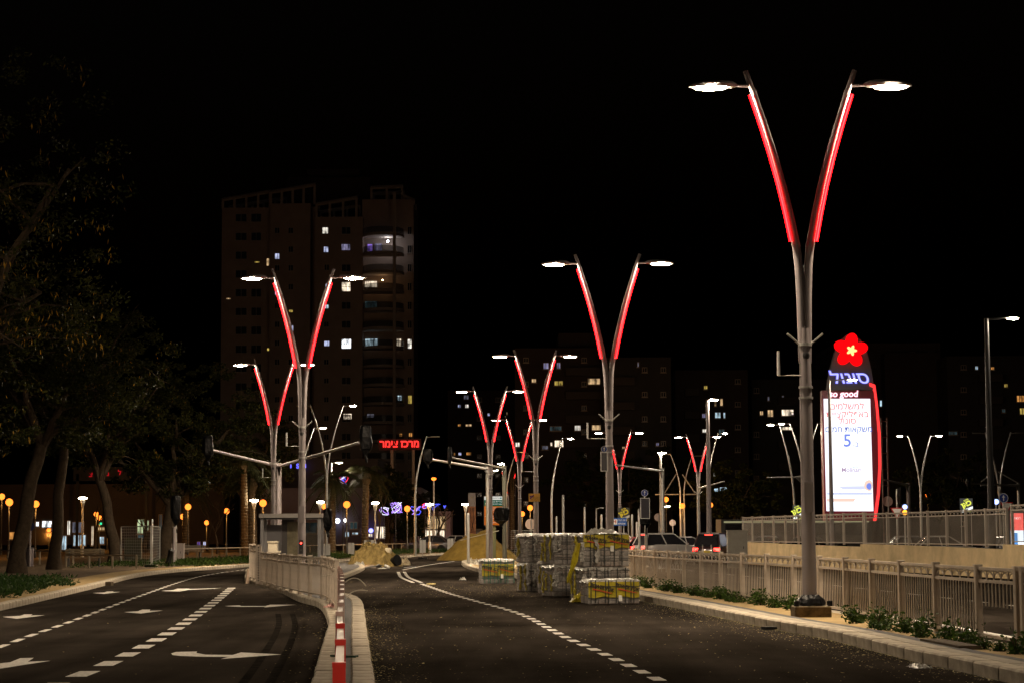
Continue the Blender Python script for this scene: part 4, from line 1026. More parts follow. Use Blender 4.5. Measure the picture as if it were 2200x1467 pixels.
# ================================================================== pallets of pavers
random.seed(11)
BRK = {}
BCOL = [(.25, .225, .21), (.20, .18, .17), (.29, .26, .24), (.22, .18, .16)]
def brickmesh(i, d):
    if (i, d) not in BRK:
        me = bevelbox(d, .012); me.materials.append(mat('paver_tone%d' % i, BCOL[i], .85, var=.35, vscale=8, bump=.5, bscale=25)); BRK[(i, d)] = me
    return BRK[(i, d)]
WOOD = mat('pallet_wood', (.28, .19, .11), .85, var=.3, vscale=6)
CLEAR = mat('clear_film', (.55, .53, .5), .18, alpha=.16, bump=1.0, bscale=14, spec=.8)
STRAP = mat('strap_black', (.012, .014, .013), .45); STRAPG = mat('strap_green', (.01, .09, .06), .5)
PTXT = mat('film_print', (.02, .012, .008), .5); PRED = mat('film_print_red', (.45, .03, .01), .5)
def yellow_film(t, w_, z0, z1, y, side=0.0, printed=True, seed=0):
    b = MB(); n, k = 26, 8; vs = []
    for j in range(k + 1):
        for i in range(n + 1):
            u, v = i / n, j / k
            q = Vector((u * 5 + seed, v * 2, seed))
            zz_ = lerp(z0 + .05 * noise.noise(q), z1, v)
            vs.append((lerp(-w_ / 2, w_ / 2 + side, u), y - .012 - .012 * abs(noise.noise(q * 2)), zz_))
    fs = [(j * (n + 1) + i, j * (n + 1) + i + 1, (j + 1) * (n + 1) + i + 1, (j + 1) * (n + 1) + i) for j in range(k) for i in range(n)]
    f = b.add(vs, fs).build('yellow_film', YELLOW, t, True, fix=False)
    if printed:
        rot = Matrix.Rotation(R(90), 4, 'X') @ Matrix.Rotation(R(-13), 4, 'Z')
        for dx in (-.24 * w_, .26 * w_):
            zc = lerp(z0, z1, .64)
            text('POWER TOK', .115, PTXT, f, (dx, y - .045, zc), bold=.004, face=rot, shear=.2, sx=.85)
            MB().plate([(dx - .22, zc - .02), (dx + .24, zc - .13), (dx + .24, zc - .145), (dx - .22, zc - .045)], y - .046, y - .042).build('red_rule', PRED, f)
    return f
def ribbon(t, x, y, z0, z1, seed, wd=.06, m=None):
    b = MB(); n = 12; vs = []
    for i in range(n + 1):
        v = i / n; q = Vector((seed, v * 4, .3))
        cx_ = x + .05 * noise.noise(q); ww = wd * (.5 + abs(noise.noise(q * 2.3)) * 1.6); cy_ = y - .03 - .06 * abs(noise.noise(q * 1.7))
        vs += [(cx_ - ww, cy_, lerp(z1, z0, v)), (cx_, cy_ - .03, lerp(z1, z0, v)), (cx_ + ww, cy_ + .01, lerp(z1, z0, v))]
    fs = [(3 * i + k, 3 * i + k + 1, 3 * i + 4 + k, 3 * i + 3 + k) for i in range(n) for k in (0, 1)]
    return b.add(vs, fs).build('torn_film', m or YELLOW, t, fix=False)
def pallet(label, x, y, z, rz, dims, film=None, straps=0, wrap=True, top=True, nb=(4, 4, 5), seed=1, ribbons=0, strapm=None, wood=False, group='pallets of paving stones'):
    W_, D_, H_ = dims
    t = thing('paver_pallet', label, 'pallet', (x, y, z), group, rz)
    hb = .1 if wood else 0.0
    if wood:
        for k in range(5): MB().box((-W_ / 2 + (k + .5) * W_ / 5, 0, .085), (W_ / 5 - .05, D_, .025)).build('pallet_board', WOOD, t)
        for s in (-1, 0, 1): MB().box((0, s * (D_ / 2 - .06), .036), (W_, .09, .07)).build('pallet_bearer', WOOD, t)
    nx, ny, nz = nb; bx, by, bz = W_ / nx, D_ / ny, (H_ - hb) / nz
    rnd = random.Random(seed)
    dm = (round(bx - .012, 3), round(by - .012, 3), round(bz - .01, 3))
    for i in range(nx):
        for j in range(ny):
            for k in range(nz):
                if 0 < i < nx - 1 and 0 < j < ny - 1 and k < nz - 1: continue
                o = link('paver', brickmesh(rnd.randrange(4), dm), t, (-W_ / 2 + (i + .5) * bx + rnd.uniform(-.008, .008), -D_ / 2 + (j + .5) * by + rnd.uniform(-.008, .008), hb + (k + .5) * bz))
                o.rotation_euler = (0, 0, rnd.uniform(-.015, .015))
    MB().box((0, 0, hb + (H_ - hb) / 2 - bz / 2), (W_ - 2 * bx, D_ - 2 * by, H_ - hb - bz)).build('core_filling', mat('core_dark', (.05, .045, .04), .9), t)
    if wrap:
        b = MB(); n = 24
        for (ax, ay, bx_, by_) in ((-1, -1, 1, -1), (-1, 1, -1, -1), (1, -1, 1, 1)):
            vs = []
            for j in range(9):
                for i in range(n + 1):
                    u = i / n; q = Vector((u * 6 + seed, j * .6, ax + by_))
                    o_ = .018 + .012 * noise.noise(q)
                    vs.append((lerp(ax, bx_, u) * (W_ / 2 + o_), lerp(ay, by_, u) * (D_ / 2 + o_), lerp(hb + .05, H_ + .01, j / 8)))
            b.add(vs, [(j * (n + 1) + i, j * (n + 1) + i + 1, (j + 1) * (n + 1) + i + 1, (j + 1) * (n + 1) + i) for j in range(8) for i in range(n)])
        b.build('clear_wrap', CLEAR, t, True, fix=False)
    if top:
        b = MB(); n = 20; vs = []
        for j in range(n + 1):
            for i in range(n + 1):
                u, v = i / n * 2 - 1, j / n * 2 - 1
                q = Vector((u * 3 + seed, v * 3, seed * .7)); e = max(abs(u), abs(v))
                zz_ = H_ + .018 + .03 * abs(noise.noise(q)) + .02 * noise.noise(q * 3)
                if e > .93: zz_ -= .05 + .10 * abs(noise.noise(q * 1.4))
                s_ = 1.03 if e > .93 else 1.0
                vs.append((u * (W_ / 2 + .02) * s_, v * (D_ / 2 + .02) * s_, zz_))
        b.add(vs, [(j * (n + 1) + i, j * (n + 1) + i + 1, (j + 1) * (n + 1) + i + 1, (j + 1) * (n + 1) + i) for j in range(n) for i in range(n)])
        b.build('top_film', FILM, t, True, fix=False)
    if film: yellow_film(t, W_ * .99, film[0], film[1], -D_ / 2 - .03, printed=film[2], seed=seed)
    for k in range(straps):
        x_ = -W_ / 2 + (k + .5 + rnd.uniform(-.42, .42)) * W_ / straps
        MB().box((x_, -D_ / 2 - .066, H_ / 2 + .02), (.022, .008, H_ - .02)).build('strap', strapm or STRAP, t)
    for k in range(2 if straps else 0):
        MB().box((0, -D_ / 2 - .058, lerp(.25, .75, k) * H_), (W_ + .02, .006, .014)).build('strap', strapm or STRAP, t)
    for k in range(ribbons):
        ribbon(t, -W_ / 2 - .03 if k % 2 else rnd.uniform(-.5, -.2) * W_, -D_ / 2 - .05, H_ * rnd.uniform(.1, .5), H_ * rnd.uniform(.75, 1.03), seed * 2 + k, wd=.05, m=FILM)
        ribbon(t, -W_ / 2 - .03, lerp(-D_ * .42, D_ * .42, rnd.random()), H_ * rnd.uniform(.05, .4), H_ * rnd.uniform(.7, 1.0), seed + k * 3.3, wd=.035)
    if film and film[2]:
        MB().box((.12 * W_, -D_ / 2 - .068, film[0] - .02), (.085, .006, .14)).build('paper_label', mat('label_paper', (.6, .58, .54), .7), t)
    return t
RZ = R(17)
A_ = ground(1312, 1297); B_ = ground(1292, 1291)
pallet('low pallet in front, yellow film with black straps over bricks', A_.x, A_.y + .55, 0, RZ * .5, (1.22, 1.0, .55), (.16, .52, True), 8, nb=(5, 4, 3), seed=2)
bx_, by_ = 2.15, 51.4
pallet('lower pallet of the nearest stack, mostly hidden behind the low yellow one', bx_, by_, 0, RZ, (1.16, 1.08, .80), None, 6, nb=(5, 5, 6), seed=3, ribbons=2)
pallet('upper pallet of the nearest stack, yellow film across its front top', bx_ + .02, by_, .83, RZ * .8, (1.18, 1.06, .80), (.47, .79, True), 5, nb=(5, 5, 6), seed=4, ribbons=2)
pallet('lower pallet of the middle stack with torn yellow film', 1.36, 55.0, 0, RZ, (.92, 1.1, .80), None, 2, nb=(4, 5, 6), seed=5, ribbons=3)
pallet('upper pallet of the middle stack with dangling yellow scraps', 1.38, 55.1, .83, RZ, (.94, 1.1, .80), None, 2, nb=(4, 5, 6), seed=6, ribbons=3)
pallet('lower pallet of the farther stack, white film slipping off', .72, 59.6, 0, RZ, (.95, 1.1, .80), None, 2, nb=(4, 5, 6), seed=7, ribbons=2)
pallet('upper pallet of the farther stack beside the green-netted pallet', .78, 59.7, .83, RZ, (1.1, 1.1, .80), None, 3, nb=(4, 5, 6), seed=8, ribbons=2)
pallet('narrow pallet wedged between the middle and farther stacks', 1.02, 57.4, 0, RZ, (.5, .7, .86), None, 2, nb=(2, 3, 6), seed=9, ribbons=1)
g_ = ground(1066, 1254)
pallet('single pallet in green netting and pale film left of the stacks', g_.x, g_.y + .6, 0, RZ * .4, (1.08, 1.0, .80), (.28, .66, True), 9, nb=(4, 4, 5), seed=10, strapm=STRAPG)
crumple('film_bundle', 'white film heaped on top of the nearest pallet stack', (2.25, 51.2, 1.64), .42, .4, .16, FILM, 12.3, 'film')
crumple('film_bundle', 'torn yellow film lying at the foot of the low front pallet', G3(1245, 1292), .22, .35, .2, YELLOW, 13.1, 'film')
fl_ = thing('film_strip', 'long torn yellow film hanging from the nearest pallet stack', 'film', (0, 0, 0))
pp1 = [at(1243, 1165, 50.5), at(1238, 1185, 50.5), at(1234, 1205, 50.4), at(1229, 1220, 50.3), at(1222, 1240, 50.3), at(1219, 1252, 50.3)]
b = MB(); vs = []
for i, p in enumerate(pp1):
    ww = (.06, .07, .08, .05, .05, .02)[i]
    vs += [p + Vector((-ww, -.05, 0)), p + Vector((0, -.1, 0)), p + Vector((ww, -.05, 0))]
b.add(vs, [(3 * i + k, 3 * i + k + 1, 3 * i + 4 + k, 3 * i + 3 + k) for i in range(5) for k in (0, 1)]).build('hanging_film', YELLOW, fl_)
# ================================================================== buildings
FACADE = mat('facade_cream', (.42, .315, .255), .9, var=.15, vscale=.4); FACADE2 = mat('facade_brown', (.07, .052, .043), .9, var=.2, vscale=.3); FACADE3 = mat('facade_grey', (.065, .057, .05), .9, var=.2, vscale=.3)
DGLASS = mat('dark_glass', (.015, .015, .018), .15, spec=.6); TRIM = mat('facade_trim', (.44, .36, .3), .85)
LITC = {'white': ((1, .93, .8), 1.3), 'blue': ((.62, .68, 1), .9), 'dim': ((.55, .55, .7), .18), 'warm': ((1, .66, .33), .75), 'yellow': ((1, .72, .15), .55), 'orange': ((1, .42, .1), .6), 'cyan': ((.65, .88, 1), .9), 'bright': ((.9, .95, 1), 2.2), 'lav': ((.6, .55, .9), .35), 'cream': ((1, .82, .6), 1.4), 'green': ((.75, .9, .5), .8), 'violet': ((.35, .2, .9), .9), 'teal': ((.2, .35, .38), .12)}
def lit(c):
    if 'window_' + c in MATS: return MATS['window_' + c]
    m = glow('window_' + c, LITC[c][0], LITC[c][1], False); nt = m.node_tree; L = nt.links.new       # rooms differ: curtains and furniture break up the light
    oi = nt.nodes.new('ShaderNodeObjectInfo'); va = nt.nodes.new('ShaderNodeVectorMath'); va.operation = 'ADD'; L(_pos(nt), va.inputs[0])
    mu = nt.nodes.new('ShaderNodeMath'); mu.operation = 'MULTIPLY'; mu.inputs[1].default_value = 97; L(oi.outputs['Random'], mu.inputs[0])
    cb = nt.nodes.new('ShaderNodeCombineXYZ'); L(mu.outputs[0], cb.inputs[0]); L(mu.outputs[0], cb.inputs[2]); L(cb.outputs[0], va.inputs[1])
    mp = nt.nodes.new('ShaderNodeMapping'); mp.inputs['Scale'].default_value = (2.2, 1, .8); L(va.outputs[0], mp.inputs[0])
    n = nt.nodes.new('ShaderNodeTexNoise'); n.inputs['Scale'].default_value = 1.0; n.inputs['Detail'].default_value = 3; L(mp.outputs[0], n.inputs['Vector'])
    r = nt.nodes.new('ShaderNodeMapRange'); r.inputs[1].default_value = .34; r.inputs[2].default_value = .66; r.inputs[3].default_value = .12 * LITC[c][1]; r.inputs[4].default_value = 1.35 * LITC[c][1]; L(n.outputs['Fac'], r.inputs[0])
    e = [x for x in nt.nodes if x.type == 'EMISSION'][0]; L(r.outputs[0], e.inputs[1])
    return m
WF = {}
def window(root, px, py, wpx, hpx, Y, c=None, bars=(2, 1), deep=.0):
    """a window part on the facade plane at distance Y: frame, sill and pane(s)"""
    P = at(px, py, Y); s = Y / F_PX; w_, h_ = wpx * s, hpx * s; o = wloc(root)
    key = (round(w_, 1), round(h_, 1), bars)
    if key not in WF:
        ww, hh = key[0], key[1]
        b = MB()
        for sg in (-1, 1):
            b.box((sg * (ww / 2 + .04), 0, 0), (.08, .1, hh + .16)); b.box((0, 0, sg * (hh / 2 + .04)), (ww, .1, .08))
        for k in range(1, bars[0]): b.box((-ww / 2 + k * ww / bars[0], -.01, 0), (.07, .06, hh))
        for k in range(1, bars[1]): b.box((0, -.005, -hh / 2 + k * hh / bars[1]), (ww, .05, .06))
        b.box((0, -.06, -hh / 2 - .12), (ww + .3, .22, .07))
        WF[key] = (b.mesh('window', TRIM), MB().box((0, .03, 0), (ww, .02, hh)).mesh('pane', None))
    fr, pn = WF[key]
    f = link('window', fr, root, (P.x - o.x, Y - .06 - o.y, P.z - o.z))
    me = pn
    m = lit(c) if c else DGLASS
    k2 = (key, m.name)
    if k2 not in WF:
        me = pn.copy(); me.materials.append(m); WF[k2] = me
    link('pane', WF[k2], f)
    return f
def bbox_px(b, x0, y0, x1, y1, Y, depth):
    """solid block whose front face spans those photo pixels at distance Y"""
    a, c = at(x0, y0, Y), at(x1, y1, Y)
    return b.box(((a.x + c.x) / 2, Y + depth / 2, (a.z + max(c.z, -.05)) / 2), (c.x - a.x, depth, a.z - c.z))
# ---- the tower
TY2 = 336.0
tw = thing('apartment_tower', 'tall apartment tower with pergola roof frames and rounded balconies', 'building', (X(683, TY2), TY2, .13))
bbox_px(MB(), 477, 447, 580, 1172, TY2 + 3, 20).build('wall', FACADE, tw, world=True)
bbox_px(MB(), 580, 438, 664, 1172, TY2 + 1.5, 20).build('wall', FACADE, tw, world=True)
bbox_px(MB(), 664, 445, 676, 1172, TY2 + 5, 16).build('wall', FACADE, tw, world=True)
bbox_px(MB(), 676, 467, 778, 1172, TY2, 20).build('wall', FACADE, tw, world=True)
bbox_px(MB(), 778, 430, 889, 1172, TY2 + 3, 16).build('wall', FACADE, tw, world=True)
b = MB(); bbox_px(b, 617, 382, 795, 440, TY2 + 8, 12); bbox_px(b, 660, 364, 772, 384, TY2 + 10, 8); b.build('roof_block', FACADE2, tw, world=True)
def pergola(x0, y0, x1, y1, base, n, Y, dep):
    for k in range(n + 1):
        px = lerp(x0, x1, k / n); yt = lerp(y0, y1, k / n)
        a, c = at(px, yt, Y), at(px, base, Y)
        for dy in (0, dep): MB().box((a.x, Y + dy, (a.z + c.z) / 2), (.4, .4, a.z - c.z)).build('pergola_post', TRIM, tw, world=True)
    for dy in (0, dep):
        a, c = at(x0 - 2, y0, Y), at(x1 + 2, y1, Y); MB().tube([a + Vector((0, dy, 0)), c + Vector((0, dy, 0))], .32, 4).build('pergola_beam', TRIM, tw, world=True)
pergola(479, 430, 580, 412, 449, 4, TY2 + 3.3, 8); pergola(582, 414, 676, 397, 440, 4, TY2 + 2, 8); pergola(680, 440, 766, 425, 468, 3, TY2 + .4, 8)
pergola(798, 404, 864, 401, 432, 2, TY2 + 4, 6); pergola(866, 420, 889, 432, 440, 1, TY2 + 4, 6)
per = 118 / 2.934
for k in range(16):
    yb = 350 + (455 + 118 * (k - 1)) / 2.934 + 40      # underside of each balcony slab
    zc = at(822, yb, TY2).z
    if zc < 4: break
    cxw = at(822, yb, TY2).x - wloc(tw).x
    hw_ = 46 * TY2 / F_PX
    def arc(r, dz0, dz1, name, m):
        pl_ = [(cxw + r * hw_ * math.cos(a), 1.5 - r * 4.2 * math.sin(a)) for a in [math.pi * q / 14 for q in range(15)]]
        g = MB(); g.prism(pl_[::-1], zc - .13 + dz0, zc - .13 + dz1)
        return g.build(name, m, tw)
    arc(1.0, -.35, .12, 'balcony_slab', TRIM)
    b = MB(); n_ = 14
    rg = [(cxw + .98 * hw_ * math.cos(a), 1.5 - .98 * 4.2 * math.sin(a)) for a in [math.pi * q / n_ for q in range(n_ + 1)]]
    for q in range(n_):
        p0, p1 = rg[q], rg[q + 1]
        b.add([(p0[0], p0[1], zc), (p1[0], p1[1], zc), (p1[0], p1[1], zc + .95), (p0[0], p0[1], zc + .95)], [(0, 1, 2, 3)])
    b.build('balcony_glass', mat('balcony_glass', (.06, .06, .06), .2, alpha=.75), tw)
b = MB(); p0, p1 = at(849, 420, TY2), at(849, 1150, TY2)
b.box((p0.x, TY2 - 2.1, p0.z / 2), (.5, .5, p0.z)); b.build('balcony_column', TRIM, tw, world=True)
TZ = lambda x, y: (450 + x / 2.934, 350 + y / 2.934)
litw = [(730, 428, 35, 38, 'white', (2, 1)), (735, 547, 25, 33, 'blue', (2, 1)), (427, 590, 25, 34, 'blue', (2, 1)), (369, 627, 14, 45, 'warm', (1, 2)), (428, 822, 26, 28, 'blue', (2, 1)), (740, 780, 16, 30, 'blue', (1, 1)), (862, 782, 52, 58, 'cream', (2, 2)),
        (737, 907, 27, 24, 'cyan', (2, 1)), (513, 935, 24, 16, 'yellow', (2, 1)), (513, 1043, 30, 34, 'blue', (2, 1)), (740, 1138, 30, 30, 'blue', (3, 1)), (863, 1140, 56, 56, 'bright', (2, 2)), (860, 533, 52, 40, 'lav', (2, 1)), (372, 1175, 16, 14, 'yellow', (1, 1)), (300, 627, 30, 7, 'yellow', (1, 1)),
        (1262, 1140, 22, 58, 'white', (1, 2)), (303, 737, 26, 8, 'warm', (1, 1)), (120, 857, 26, 6, 'warm', (1, 1)), (740, 660, 28, 34, None, (2, 1))]
used = set()
for x, y, w_, h_, c, bars in litw:
    px, py = TZ(x, y); used.add((round(px / 12), round(py / 20)))
    Yf = TY2 if px > 676 else (TY2 + 1.5 if px > 580 else TY2 + 3)
    if px > 866: Yf = TY2 + 3
    window(tw, px, py, w_ / 2.934, h_ / 2.934, Yf, c, bars)
for cx_, w_, h_, Yf in ((200, 70, 46, TY2 + 3), (295, 60, 50, TY2 + 3), (427, 26, 34, TY2 + 1.5), (513, 26, 34, TY2 + 1.5), (737, 28, 32, TY2), (862, 54, 42, TY2), (1262, 22, 46, TY2 + 3)):
    for k in range(15):
        y = 428 + 118 * k - (80 if cx_ < 300 else 0)
        px, py = TZ(cx_, y)
        if py > 1130 or any(abs(px - TZ(l[0], 0)[0]) < 9 and abs(py - TZ(0, l[1])[1]) < 17 for l in litw): continue
        window(tw, px, py, w_ / 2.934, h_ / 2.934, Yf, None, (2, 1))
# lit balconies: glazed doors, a ceiling lamp and warm light behind the parapet
for px, py, wpx, hpx, c in [(795, 533, 10, 16, 'violet'), (813, 533, 16, 18, 'lav'), (797, 611, 26, 13, 'cream'), (797, 655, 26, 14, 'teal'), (798, 736, 26, 15, 'cyan'), (857, 736, 9, 16, 'cream'), (776, 532, 4, 14, 'lav'), (859, 855, 9, 12, 'dim')]:
    window(tw, px, py, wpx, hpx, TY2 + 2.9, c, (2, 1))
def ball(root, px, py, Y, r, m, name='lamp'):
    P = at(px, py, Y) - wloc(root)
    return MB().lathe([(r * math.sin(a), -r * math.cos(a)) for a in [math.pi * (k + .3) / 8.6 for k in range(9)]], P, 12).build(name, m, root, True)
ball(tw, 833, 519, TY2 + .6, .16, glow('balcony_lamp', (.85, .9, 1), 90))
ball(tw, 822, 602, TY2 + 1.2, .1, glow('balcony_lamp_warm', (1, .62, .3), 45))
tag(tw)
for (x, y, w_, h_, c) in [(900, 423, 50, 35, 'cream'), (1228, 305, 28, 35, 'cyan'), (1293, 318, 22, 55, 'yellow'), (1045, 418, 40, 22, 'dim'), (1297, 538, 20, 24, 'orange'), (1235, 540, 16, 20, 'orange')]:
    window(tw, 440 + x / 2.934, 750 + y / 2.934, w_ / 2.934, h_ / 2.934, TY2 if x < 1000 else TY2 + 2.9, c, (2, 1))
# ---- apartment blocks beyond the junction
def block(label, x0, x1, ytop, Y, depth, m, steps=(), floors=3.05, lits=(), darkcols=(), balc=()):
    t = thing('apartment_block', label, 'building', (X((x0 + x1) / 2, Y), Y, .13), 'dark apartment blocks beyond the junction')
    bbox_px(MB(), x0, ytop, x1, 1165, Y, depth).build('wall', m, t, world=True)
    for (a, b_, yt, dy) in steps: bbox_px(MB(), a, yt, b_, 1165, Y + dy, depth).build('wall', m, t, world=True)
    s = Y / F_PX; fpx = floors / s
    for (a, b_) in balc:
        k = 0
        while True:
            yy = ytop + fpx * (k + 1)
            if yy > 1130: break
            pa, pb = at(a, yy, Y), at(b_, yy, Y)
            o = wloc(t)
            MB().box(((pa.x + pb.x) / 2 - o.x, -.7, pa.z - o.z), (pb.x - pa.x, 1.4, 1.0)).build('balcony', mat('balcony_dull', (.09, .072, .06), .9), t)
            k += 1
    for cx_ in darkcols:
        k = 0
        while ytop + fpx * (k + .5) < 1125:
            py = ytop + fpx * (k + .5)
            if not any(abs(cx_ - l[0]) < 12 and abs(py - l[1]) < 10 for l in lits): window(t, cx_, py, 9, 8.5, Y - .02, None, (2, 1))
            k += 1
    for l in lits: window(t, l[0], l[1], l[2], l[3], Y - .03, l[4], (l[5], 1) if len(l) > 5 else (2, 1))
    return t
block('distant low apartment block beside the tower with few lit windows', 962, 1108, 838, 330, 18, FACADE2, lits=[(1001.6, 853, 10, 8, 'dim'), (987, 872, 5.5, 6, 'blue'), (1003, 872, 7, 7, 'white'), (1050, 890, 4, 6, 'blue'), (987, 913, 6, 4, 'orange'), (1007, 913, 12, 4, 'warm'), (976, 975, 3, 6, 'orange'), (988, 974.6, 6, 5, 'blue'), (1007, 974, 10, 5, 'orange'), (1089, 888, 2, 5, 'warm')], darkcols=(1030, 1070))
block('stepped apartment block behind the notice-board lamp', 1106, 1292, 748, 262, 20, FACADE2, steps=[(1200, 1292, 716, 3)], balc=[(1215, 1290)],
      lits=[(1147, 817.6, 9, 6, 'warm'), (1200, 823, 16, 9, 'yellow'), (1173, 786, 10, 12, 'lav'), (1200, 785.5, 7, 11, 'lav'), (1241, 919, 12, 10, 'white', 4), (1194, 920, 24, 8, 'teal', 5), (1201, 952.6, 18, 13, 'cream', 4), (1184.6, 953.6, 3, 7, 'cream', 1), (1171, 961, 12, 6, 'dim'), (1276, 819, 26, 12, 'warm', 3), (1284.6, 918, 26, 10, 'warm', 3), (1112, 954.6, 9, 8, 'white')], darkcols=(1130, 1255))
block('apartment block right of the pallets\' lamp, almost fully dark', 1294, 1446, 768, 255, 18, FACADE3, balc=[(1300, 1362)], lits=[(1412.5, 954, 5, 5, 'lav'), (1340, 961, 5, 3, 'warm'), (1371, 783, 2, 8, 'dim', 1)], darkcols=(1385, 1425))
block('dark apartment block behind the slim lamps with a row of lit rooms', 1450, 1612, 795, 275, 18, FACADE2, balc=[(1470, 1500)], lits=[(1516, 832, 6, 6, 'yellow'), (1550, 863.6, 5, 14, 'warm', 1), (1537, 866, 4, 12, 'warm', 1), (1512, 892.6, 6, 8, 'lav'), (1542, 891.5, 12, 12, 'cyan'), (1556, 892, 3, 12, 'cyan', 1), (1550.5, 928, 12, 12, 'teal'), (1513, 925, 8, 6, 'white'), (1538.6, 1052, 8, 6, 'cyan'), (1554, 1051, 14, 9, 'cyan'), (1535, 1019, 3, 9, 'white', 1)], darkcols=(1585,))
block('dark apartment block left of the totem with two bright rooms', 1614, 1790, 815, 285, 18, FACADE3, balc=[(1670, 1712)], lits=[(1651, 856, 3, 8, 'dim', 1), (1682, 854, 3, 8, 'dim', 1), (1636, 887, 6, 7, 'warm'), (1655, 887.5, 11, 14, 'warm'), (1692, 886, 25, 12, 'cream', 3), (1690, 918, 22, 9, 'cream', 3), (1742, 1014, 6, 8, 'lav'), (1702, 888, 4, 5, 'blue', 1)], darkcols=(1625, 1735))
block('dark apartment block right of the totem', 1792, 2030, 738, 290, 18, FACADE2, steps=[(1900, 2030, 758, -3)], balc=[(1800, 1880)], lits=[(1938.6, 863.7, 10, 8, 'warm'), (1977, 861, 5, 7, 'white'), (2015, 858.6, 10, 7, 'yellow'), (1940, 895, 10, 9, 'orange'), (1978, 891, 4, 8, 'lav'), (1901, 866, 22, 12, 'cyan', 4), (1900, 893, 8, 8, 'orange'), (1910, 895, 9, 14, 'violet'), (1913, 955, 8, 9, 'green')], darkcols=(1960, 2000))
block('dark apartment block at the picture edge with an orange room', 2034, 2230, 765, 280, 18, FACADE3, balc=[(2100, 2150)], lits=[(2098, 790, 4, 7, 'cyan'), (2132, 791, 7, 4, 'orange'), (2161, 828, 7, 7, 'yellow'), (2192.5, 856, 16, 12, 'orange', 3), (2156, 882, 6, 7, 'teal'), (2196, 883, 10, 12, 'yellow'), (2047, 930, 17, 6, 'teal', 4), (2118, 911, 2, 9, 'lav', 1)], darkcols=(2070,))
# ---- commercial centre with the red neon name
MY = 232.0
ml = thing('commercial_building', 'low commercial building with red neon name and lit shop windows', 'building', (X(790, MY), MY, .13))
MALLW = mat('mall_wall', (.20, .17, .22), .85, var=.15, vscale=.4)
bbox_px(MB(), 560, 1048, 905, 1168, MY, 24).build('wall', MALLW, ml, world=True)
bbox_px(MB(), 640, 985, 812, 1050, MY + 6, 18).build('upper_wall', mat('mall_upper', (.10, .085, .085), .85), ml, world=True)
for px in (842, 888): bbox_px(MB(), px - 3, 966, px + 3, 1168, MY - 1.2, .5).build('sign_column', TRIM, ml, world=True)
bbox_px(MB(), 812, 942, 905, 966, MY - 1.2, .4).build('sign_board', mat('sign_back_board', (.06, .035, .035), .7), ml, world=True)
P = at(858.5, 953, MY - 1.3)
text('מרכז צימר', 1.12, glow('neon_red', (1, .03, .025), 2.2, False), ml, (P.x - wloc(ml).x, -1.34, P.z - wloc(ml).z), rtl=True, bold=.03, ext=.04, sx=.93, name='neon_lettering')
for (px, py, w_, h_, c) in [(820, 1143, 22, 24, 'cream'), (744, 1147, 12, 10, 'cyan'), (763, 1145, 12, 3, 'cyan'), (796, 1149, 8, 6, 'cream'), (776, 1139, 3, 8, 'lav'), (760, 1128, 16, 14, 'teal'), (666, 1133, 30, 22, 'teal'), (645, 1128, 12, 26, 'teal'), (622, 1135, 6, 12, 'cyan'), (860, 1128, 10, 18, 'dim'), (700, 1118, 5, 18, 'violet')]:
    window(ml, px, py, w_, h_, MY - .03, c, (2, 1))
for px, py, r, m in [(725, 1118, .3, glow('globe_bluewhite', (.75, .82, 1), 4, False)), (742, 1117, .2, glow('globe_white', (1, .97, .9), 4, False)), (797, 1139, .26, glow('globe_blue', (.25, .25, 1), 3.5, False))]:
    ball(ml, px, py, MY - .8, r, m)
for px in (690, 715, 735, 775, 850, 880): bbox_px(MB(), px, 1080, px + 6, 1168, MY - .5, .4).build('pilaster', MALLW, ml, world=True)
NB = glow('neon_tube_blue', (.12, .12, 1), 2.0, False)
for i, s in enumerate(('1', 'S', '3')):
    P = at(625 + i * 15, 1001, MY + 5.6); text(s, .75, NB, ml, (P.x - wloc(ml).x, 5.5, P.z - wloc(ml).z), bold=.03, ext=.03, name='neon_figure')
# ---- brightly lit shop pavilion
pv = thing('shop_pavilion', 'white lit shop pavilion behind the twisted tree', 'building', (X(930, 215), 215, .13))
bbox_px(MB(), 898, 1098, 968, 1170, 215, 8).build('wall', mat('pavilion_wall', (.35, .25, .3), .8), pv, world=True)
window(pv, 929, 1152, 52, 30, 214.9, 'cream', (4, 1)); window(pv, 938, 1122, 38, 26, 214.9, 'warm', (3, 1)); window(pv, 1019, 1151, 4, 12, 214.9, 'bright', (1, 1)); window(pv, 1029, 1152, 4, 14, 214.9, 'bright', (1, 1))
bbox_px(MB(), 1012, 1135, 1036, 1165, 215, 3).build('kiosk_wall', mat('kiosk_wall', (.15, .13, .12), .8), pv, world=True)
